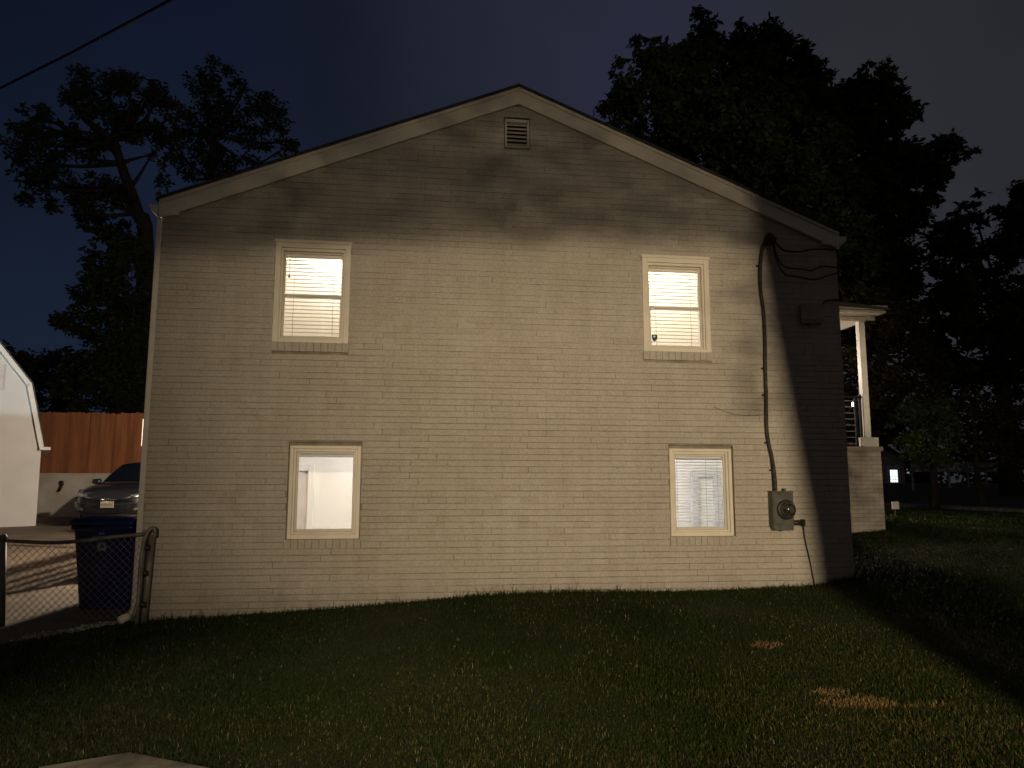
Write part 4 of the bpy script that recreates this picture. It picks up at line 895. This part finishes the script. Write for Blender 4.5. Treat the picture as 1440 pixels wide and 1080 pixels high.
# distant lit house and pale picket fence
HX = 62.0
def onx(px, py, X): d = ray(px, py); t = X/d[0]; return Vector(CAM+d*t)
fh0, fh1, fh2 = at(1240,656,60), at(1264,656,60), at(1250,684,60)
fhz = hz(fh0.x, 60)
fhs = empty('distant_house', (fh0.x, 60, fhz)); tag(fhs, 'distant house with one bright window seen past the porch base', 'house')
hr = at(1272,660,60).x; hl = hr-9; hm = (hl+hr)/2; he = at(1272,646,60).z; hp = he+2.4
b = MB(); b.prism([(hl,fhz-1),(hr,fhz-1),(hr,he),(hm,hp-.1),(hl,he)], 60, 67); o = b.build('wall', mat('distant_siding', (.30,.25,.22), .8), fhs); o.location = -Vector(fhs.location)
b = MB(); b.prism([(hl-.5,he-.1),(hm,hp),(hr+.5,he-.1),(hm,hp+.35)], 59.5, 67.5); o = b.build('roof', M['shingle'], fhs); o.location = -Vector(fhs.location)
w0, w1 = at(1251,661,60), at(1262,678,60); em = emis('lit_window', (.85,.95,1.0), 1.6); em2 = emis('lit_window_dim', (.55,.62,.66), .35)
b = MB(); b.box(w0.x, w1.x, 59.93, 59.97, w1.z, w0.z); o = b.build('window', em, fhs); o.location = -Vector(fhs.location); wn = o
b = MB()
for z in (w1.z+.25, w1.z+.5): b.box(w0.x, w1.x, 59.90, 59.925, z, z+.05)
for t in (.33,.66): x = w0.x+(w1.x-w0.x)*t; b.box(x-.02, x+.02, 59.895, 59.899, w1.z, w1.z+.55)
b.ring(w0.x-.35, w1.x+.25, w1.z-.2, w0.z+.45, .33, .23, .43, .18, 59.90, 59.95); b.build('window_frame', mat('distant_window_trim', (.5,.5,.5), .6), wn)
s0, s1 = at(1275,655,66), at(1279,667,66)
dd = empty('outbuilding', (s0.x, 66, hz(s0.x,66))); tag(dd, 'dark outbuilding with a narrow lit doorway behind the pale pickets', 'outbuilding')
b = MB(); b.prism([(s0.x-.2,-.5),(s0.x+3.4,-.5),(s0.x+3.4,s0.z+.5),(s0.x+1.6,s0.z+1.5),(s0.x-.2,s0.z+.5)], 66.05, 69); o = b.build('wall', mat('dark_siding', (.05,.05,.05), .8), dd); o.location = -Vector(dd.location)
b = MB(); b.box(s0.x, s1.x, 66.0, 66.04, s1.z, s0.z-.25); o = b.build('lit_door', em2, dd); o.location = -Vector(dd.location)
pf = empty('picket_fence', (40,38,1)); tag(pf, 'pale picket fence on the bank beyond the small trees', 'fence')
b = MB()
for i in range(60):
    px_ = 1281+i*2.2; P0 = at(px_, 663-.02*i, 34); b.box(P0.x-.025, P0.x+.025, 34, 34.02, at(px_,664,34).z, at(px_,650,34).z)
b.box(at(1281,655,34).x, at(1413,655,34).x, 34.025, 34.06, at(1300,655,34).z, at(1300,653,34).z); b.box(at(1281,655,34).x, at(1413,655,34).x, 34.025, 34.06, at(1300,663,34).z, at(1300,661,34).z)
for i in range(6): x = at(1283+i*26,650,34).x; b.box(x-.05,x+.05,34.065,34.15,-.2,at(1300,650,34).z)
o = b.build('pickets', mat('pale_pickets', (.35,.33,.30), .8), pf); o.location = -Vector(pf.location)

# ------------------------------------------------------------------ lamps that light the place
def light(kind, name, loc, power, col, size=.05, aim=None, spot=None, blend=.3, parent=None):
    l = bpy.data.lights.new(name, kind); l.energy = power; l.color = col
    if kind in ('POINT','SPOT'): l.shadow_soft_size = size
    if spot: l.spot_size = spot; l.spot_blend = blend
    o = bpy.data.objects.new(name, l); COL.objects.link(o); o.location = loc
    if aim is not None: o.rotation_euler = (Vector(aim)-Vector(loc)).to_track_quat('-Z','Y').to_euler()
    return o
WARM = (1.0,.75,.46)
SLX, SLY, SLZ = 1.0, -22.0, 3.2
sl = empty('street_lamp', (SLX, SLY-.9, -.3)); tag(sl, 'grey street lamp with hooded head standing across the road', 'street lamp')
b = MB(); b.tube([(0,0,0),(0,0,3.2),(0,.2,3.5),(0,.7,3.6)], [.09,.07,.05,.04], 10); b.build('pole', M['galv'], sl)
b = MB(); b.loft([[(x*w,.55+t*.7,3.53+z*h) for x,z in ((-1,0),(-.7,.8),(0,1),(.7,.8),(1,0))] for t, w, h in ((0,.08,.08),(.3,.16,.13),(.8,.17,.13),(1,.08,.06))]); b.build('lamp_head', M['galv'], sl)
light('SPOT', 'street_lamp_light', (SLX,SLY,SLZ), 17000, (1.0,.80,.54), .10, (4.7,0,2.7), R(47), 1.0)
# street tree between that lamp and the house: its trunk and crown throw the shadow bands
b = MB(); TB = Vector((2.66,-14,-.1)); root = empty('street_tree', TB); tag(root, 'kerbside tree with leaning trunk between street lamp and house', 'tree')
b.tube(smooth([(.04,0,0),(0,0,1.0),(-.06,0,2.3),(-.16,0,3.0),(-.285,0,3.8),(-.55,.1,6.2)],4), np.linspace(.30,.26,21).tolist(), 12)
for i in range(16):
    a = random.uniform(0,2*PI); b.tube([(-.45,0,5.1),(-.5+1.3*math.cos(a),1.3*math.sin(a),6.2+random.random()),(-.6+2.4*math.cos(a),2.4*math.sin(a),7+2*random.random())], [.07,.05,.02], 6)
b.build('trunk', M['bark'], root)
b = MB()
def low(x): return 3.545+.04*(x-1)-.04*min(0,x-1.0)**2-.28*max(0,x-2.25)
for i in range(40000):
    x = random.uniform(-.7,3.1); z = low(x)+random.random()*.78+random.gauss(0,.012); leaves(b, Vector((x-TB.x, -1.6+random.uniform(-.7,.7), z-TB.z)), .02, 1, .031)
for i in range(150):
    d = Vector((random.gauss(0,1.5), random.gauss(0,1.1), random.gauss(0,.9))); leaves(b, Vector((-1.2,0,8.2))+d, .6, 40, .16)
for i in range(7):
    x0 = random.uniform(1.96,2.16)
    for k in range(30): leaves(b, Vector((x0-TB.x+random.gauss(0,.02), random.gauss(0,.15), random.uniform(2.9,3.75)-TB.z)), .03, 1, .055)
b.build('crown', M['leaf'], root)
sb = empty('added_shade_shrub', (3.7,-13.6,0)); tag(sb, 'unseen loose leafy shrub added to shade the porch base and right lawn', 'shrub')  # out-of-view foliage added to thin the lamp light on porch base and lawn
b = MB()
for i in range(9500): leaves(b, Vector((random.uniform(-.95,1.6), random.gauss(0,.35), .5+2.47*random.random()**.85+random.gauss(0,.04))), .05, 1, .06)
b.build('foliage', M['leaf'], sb)
b = MB()
for i in range(9): b.tube([(random.gauss(0,.1),0,-.2),(random.gauss(.2,.3),random.gauss(0,.15),1.6),(random.uniform(-.7,1.3),random.gauss(0,.3),2.8)], [.03,.02,.008], 6)
b.build('stem', M['bark'], sb)
s2 = empty('street_lamp', (16,-26,-.2)); tag(s2, 'tall lamp added out of view on the right to brighten the big tree', 'street lamp')  # added lamp copy, out of view, to go with the tree light
for ch in sl.children:
    c = ch.copy(); COL.objects.link(c); c.parent = s2; c.scale = (1,1,2.2)
light('SPOT', 'added_tree_light', (16,-25,8), 11000, (1,.86,.58), .1, (10,26,12.5), R(29), .5)  # extra spot added only to lift the dark crown of the big tree
s3 = empty('street_lamp', (-2,-7.4,-.2)); tag(s3, 'tall street lamp by the pavement corner shining down on the front lawn', 'street lamp')
for ch in sl.children:
    c = ch.copy(); COL.objects.link(c); c.parent = s3; c.scale = (1,1,1.97)
light('SPOT', 'pavement_lamp_light', (-2,-6.5,6.65), 430, (1,.90,.60), .08, (-1.0,-3.9,0), R(47), .9)
for o in (sl, s2, s3): o['group'] = 'street lamps standing outside the picture'
# back door lamp on the rear wall, yard floodlight, porch light, room lights
light('POINT', 'back_door_light', (-2.98,5.6,3.45), 1650, (1,.82,.64), .06)
light('SPOT', 'yard_floodlight_light', (-15.5,3.0,4.6), 1900, (.72,.92,1.0), .08, (-10.4,12,5.35), R(24), .12)
light('POINT', 'porch_ceiling_light', (6.2, PY+2.0, rz1-.75), 175, (1,.86,.72), .08)
light('POINT', 'upper_left_room_light', (-.80,.82,4.22), 140, (1,.95,.87), .06)
light('POINT', 'upper_right_room_light', (2.72,1.05,4.20), 165, (1,.95,.87), .08)
light('POINT', 'lower_left_room_light', (-.2,1.2,2.35), 62, (1,.93,.87), .12)
light('POINT', 'lower_right_room_light', (2.1,1.1,2.35), 150, (1,.96,.92), .12)

# ------------------------------------------------------------------ dusk sky
w = bpy.data.worlds.new('World'); sc.world = w; w.use_nodes = True; n = w.node_tree.nodes; l = w.node_tree.links
bg = n['Background']; out = n['World Output']
sky = n.new('ShaderNodeTexSky'); sky.sky_type = 'NISHITA'; sky.sun_disc = False; sky.sun_elevation = R(-5); sky.sun_rotation = R(-70)
l.new(sky.outputs['Color'], bg.inputs['Color']); bg.inputs['Strength'].default_value = .02
tc = n.new('ShaderNodeTexCoord'); sp = n.new('ShaderNodeSeparateXYZ'); l.new(tc.outputs['Generated'], sp.inputs[0])
mh = n.new('ShaderNodeMapRange'); mh.inputs['From Min'].default_value = 0.0; mh.inputs['From Max'].default_value = .62; l.new(sp.outputs['Z'], mh.inputs['Value'])
cr = n.new('ShaderNodeMix'); cr.data_type = 'RGBA'; cr.inputs['A'].default_value = (.0095,.0165,.034,1); cr.inputs['B'].default_value = (.0032,.0048,.0135,1); l.new(mh.outputs['Result'], cr.inputs['Factor'])
mr = n.new('ShaderNodeMapRange'); mr.inputs['From Min'].default_value = -.30; mr.inputs['From Max'].default_value = .62; mr.interpolation_type = 'SMOOTHSTEP'; l.new(sp.outputs['X'], mr.inputs['Value'])
c2 = n.new('ShaderNodeMix'); c2.data_type = 'RGBA'; l.new(mr.outputs['Result'], c2.inputs['Factor']); l.new(cr.outputs['Result'], c2.inputs['A']); c2.inputs['B'].default_value = (.026,.027,.033,1)
bl = n.new('ShaderNodeMapRange'); bl.inputs['From Min'].default_value = -.12; bl.inputs['From Max'].default_value = .22; bl.interpolation_type = 'SMOOTHSTEP'; l.new(sp.outputs['X'], bl.inputs['Value'])
bl2 = n.new('ShaderNodeMapRange'); bl2.inputs['From Min'].default_value = .25; bl2.inputs['From Max'].default_value = .5; bl2.inputs['To Min'].default_value = 1; bl2.inputs['To Max'].default_value = 0; bl2.interpolation_type = 'SMOOTHSTEP'; l.new(sp.outputs['X'], bl2.inputs['Value'])
bm_ = n.new('ShaderNodeMath'); bm_.operation = 'MULTIPLY'; l.new(bl.outputs[0], bm_.inputs[0]); l.new(bl2.outputs[0], bm_.inputs[1])
c3 = n.new('ShaderNodeMix'); c3.data_type = 'RGBA'; l.new(bm_.outputs[0], c3.inputs['Factor']); l.new(c2.outputs['Result'], c3.inputs['A']); c3.inputs['B'].default_value = (.0195,.0215,.040,1)
nz = n.new('ShaderNodeTexNoise'); nz.inputs['Scale'].default_value = 2.2; nz.inputs['Detail'].default_value = 3; l.new(tc.outputs['Generated'], nz.inputs['Vector'])
m4 = n.new('ShaderNodeMapRange'); m4.inputs['To Min'].default_value = .74; m4.inputs['To Max'].default_value = 1.26; m4.inputs['From Min'].default_value = .3; m4.inputs['From Max'].default_value = .7; l.new(nz.outputs['Fac'], m4.inputs['Value'])
gl = n.new('ShaderNodeMapRange'); gl.inputs['From Min'].default_value = -.05; gl.inputs['From Max'].default_value = -.5; l.new(sp.outputs['Y'], gl.inputs['Value'])
c5 = n.new('ShaderNodeMix'); c5.data_type = 'RGBA'; c5.blend_type = 'ADD'; l.new(gl.outputs[0], c5.inputs['Factor']); l.new(c3.outputs['Result'], c5.inputs['A']); c5.inputs['B'].default_value = (.018,.013,.003,1)
bg2 = n.new('ShaderNodeBackground'); l.new(c5.outputs['Result'], bg2.inputs['Color']); l.new(m4.outputs['Result'], bg2.inputs['Strength'])
ad = n.new('ShaderNodeAddShader'); l.new(bg.outputs[0], ad.inputs[0]); l.new(bg2.outputs[0], ad.inputs[1]); l.new(ad.outputs[0], out.inputs['Surface'])

# ------------------------------------------------------------------ render look
vs = sc.view_settings; vs.view_transform = 'Standard'; vs.look = 'None'; vs.exposure = 0; vs.gamma = 1; vs.use_curve_mapping = False
sc.render.engine = 'CYCLES'; sc.cycles.use_denoising = True; sc.cycles.max_bounces = 8; sc.cycles.sample_clamp_indirect = 4
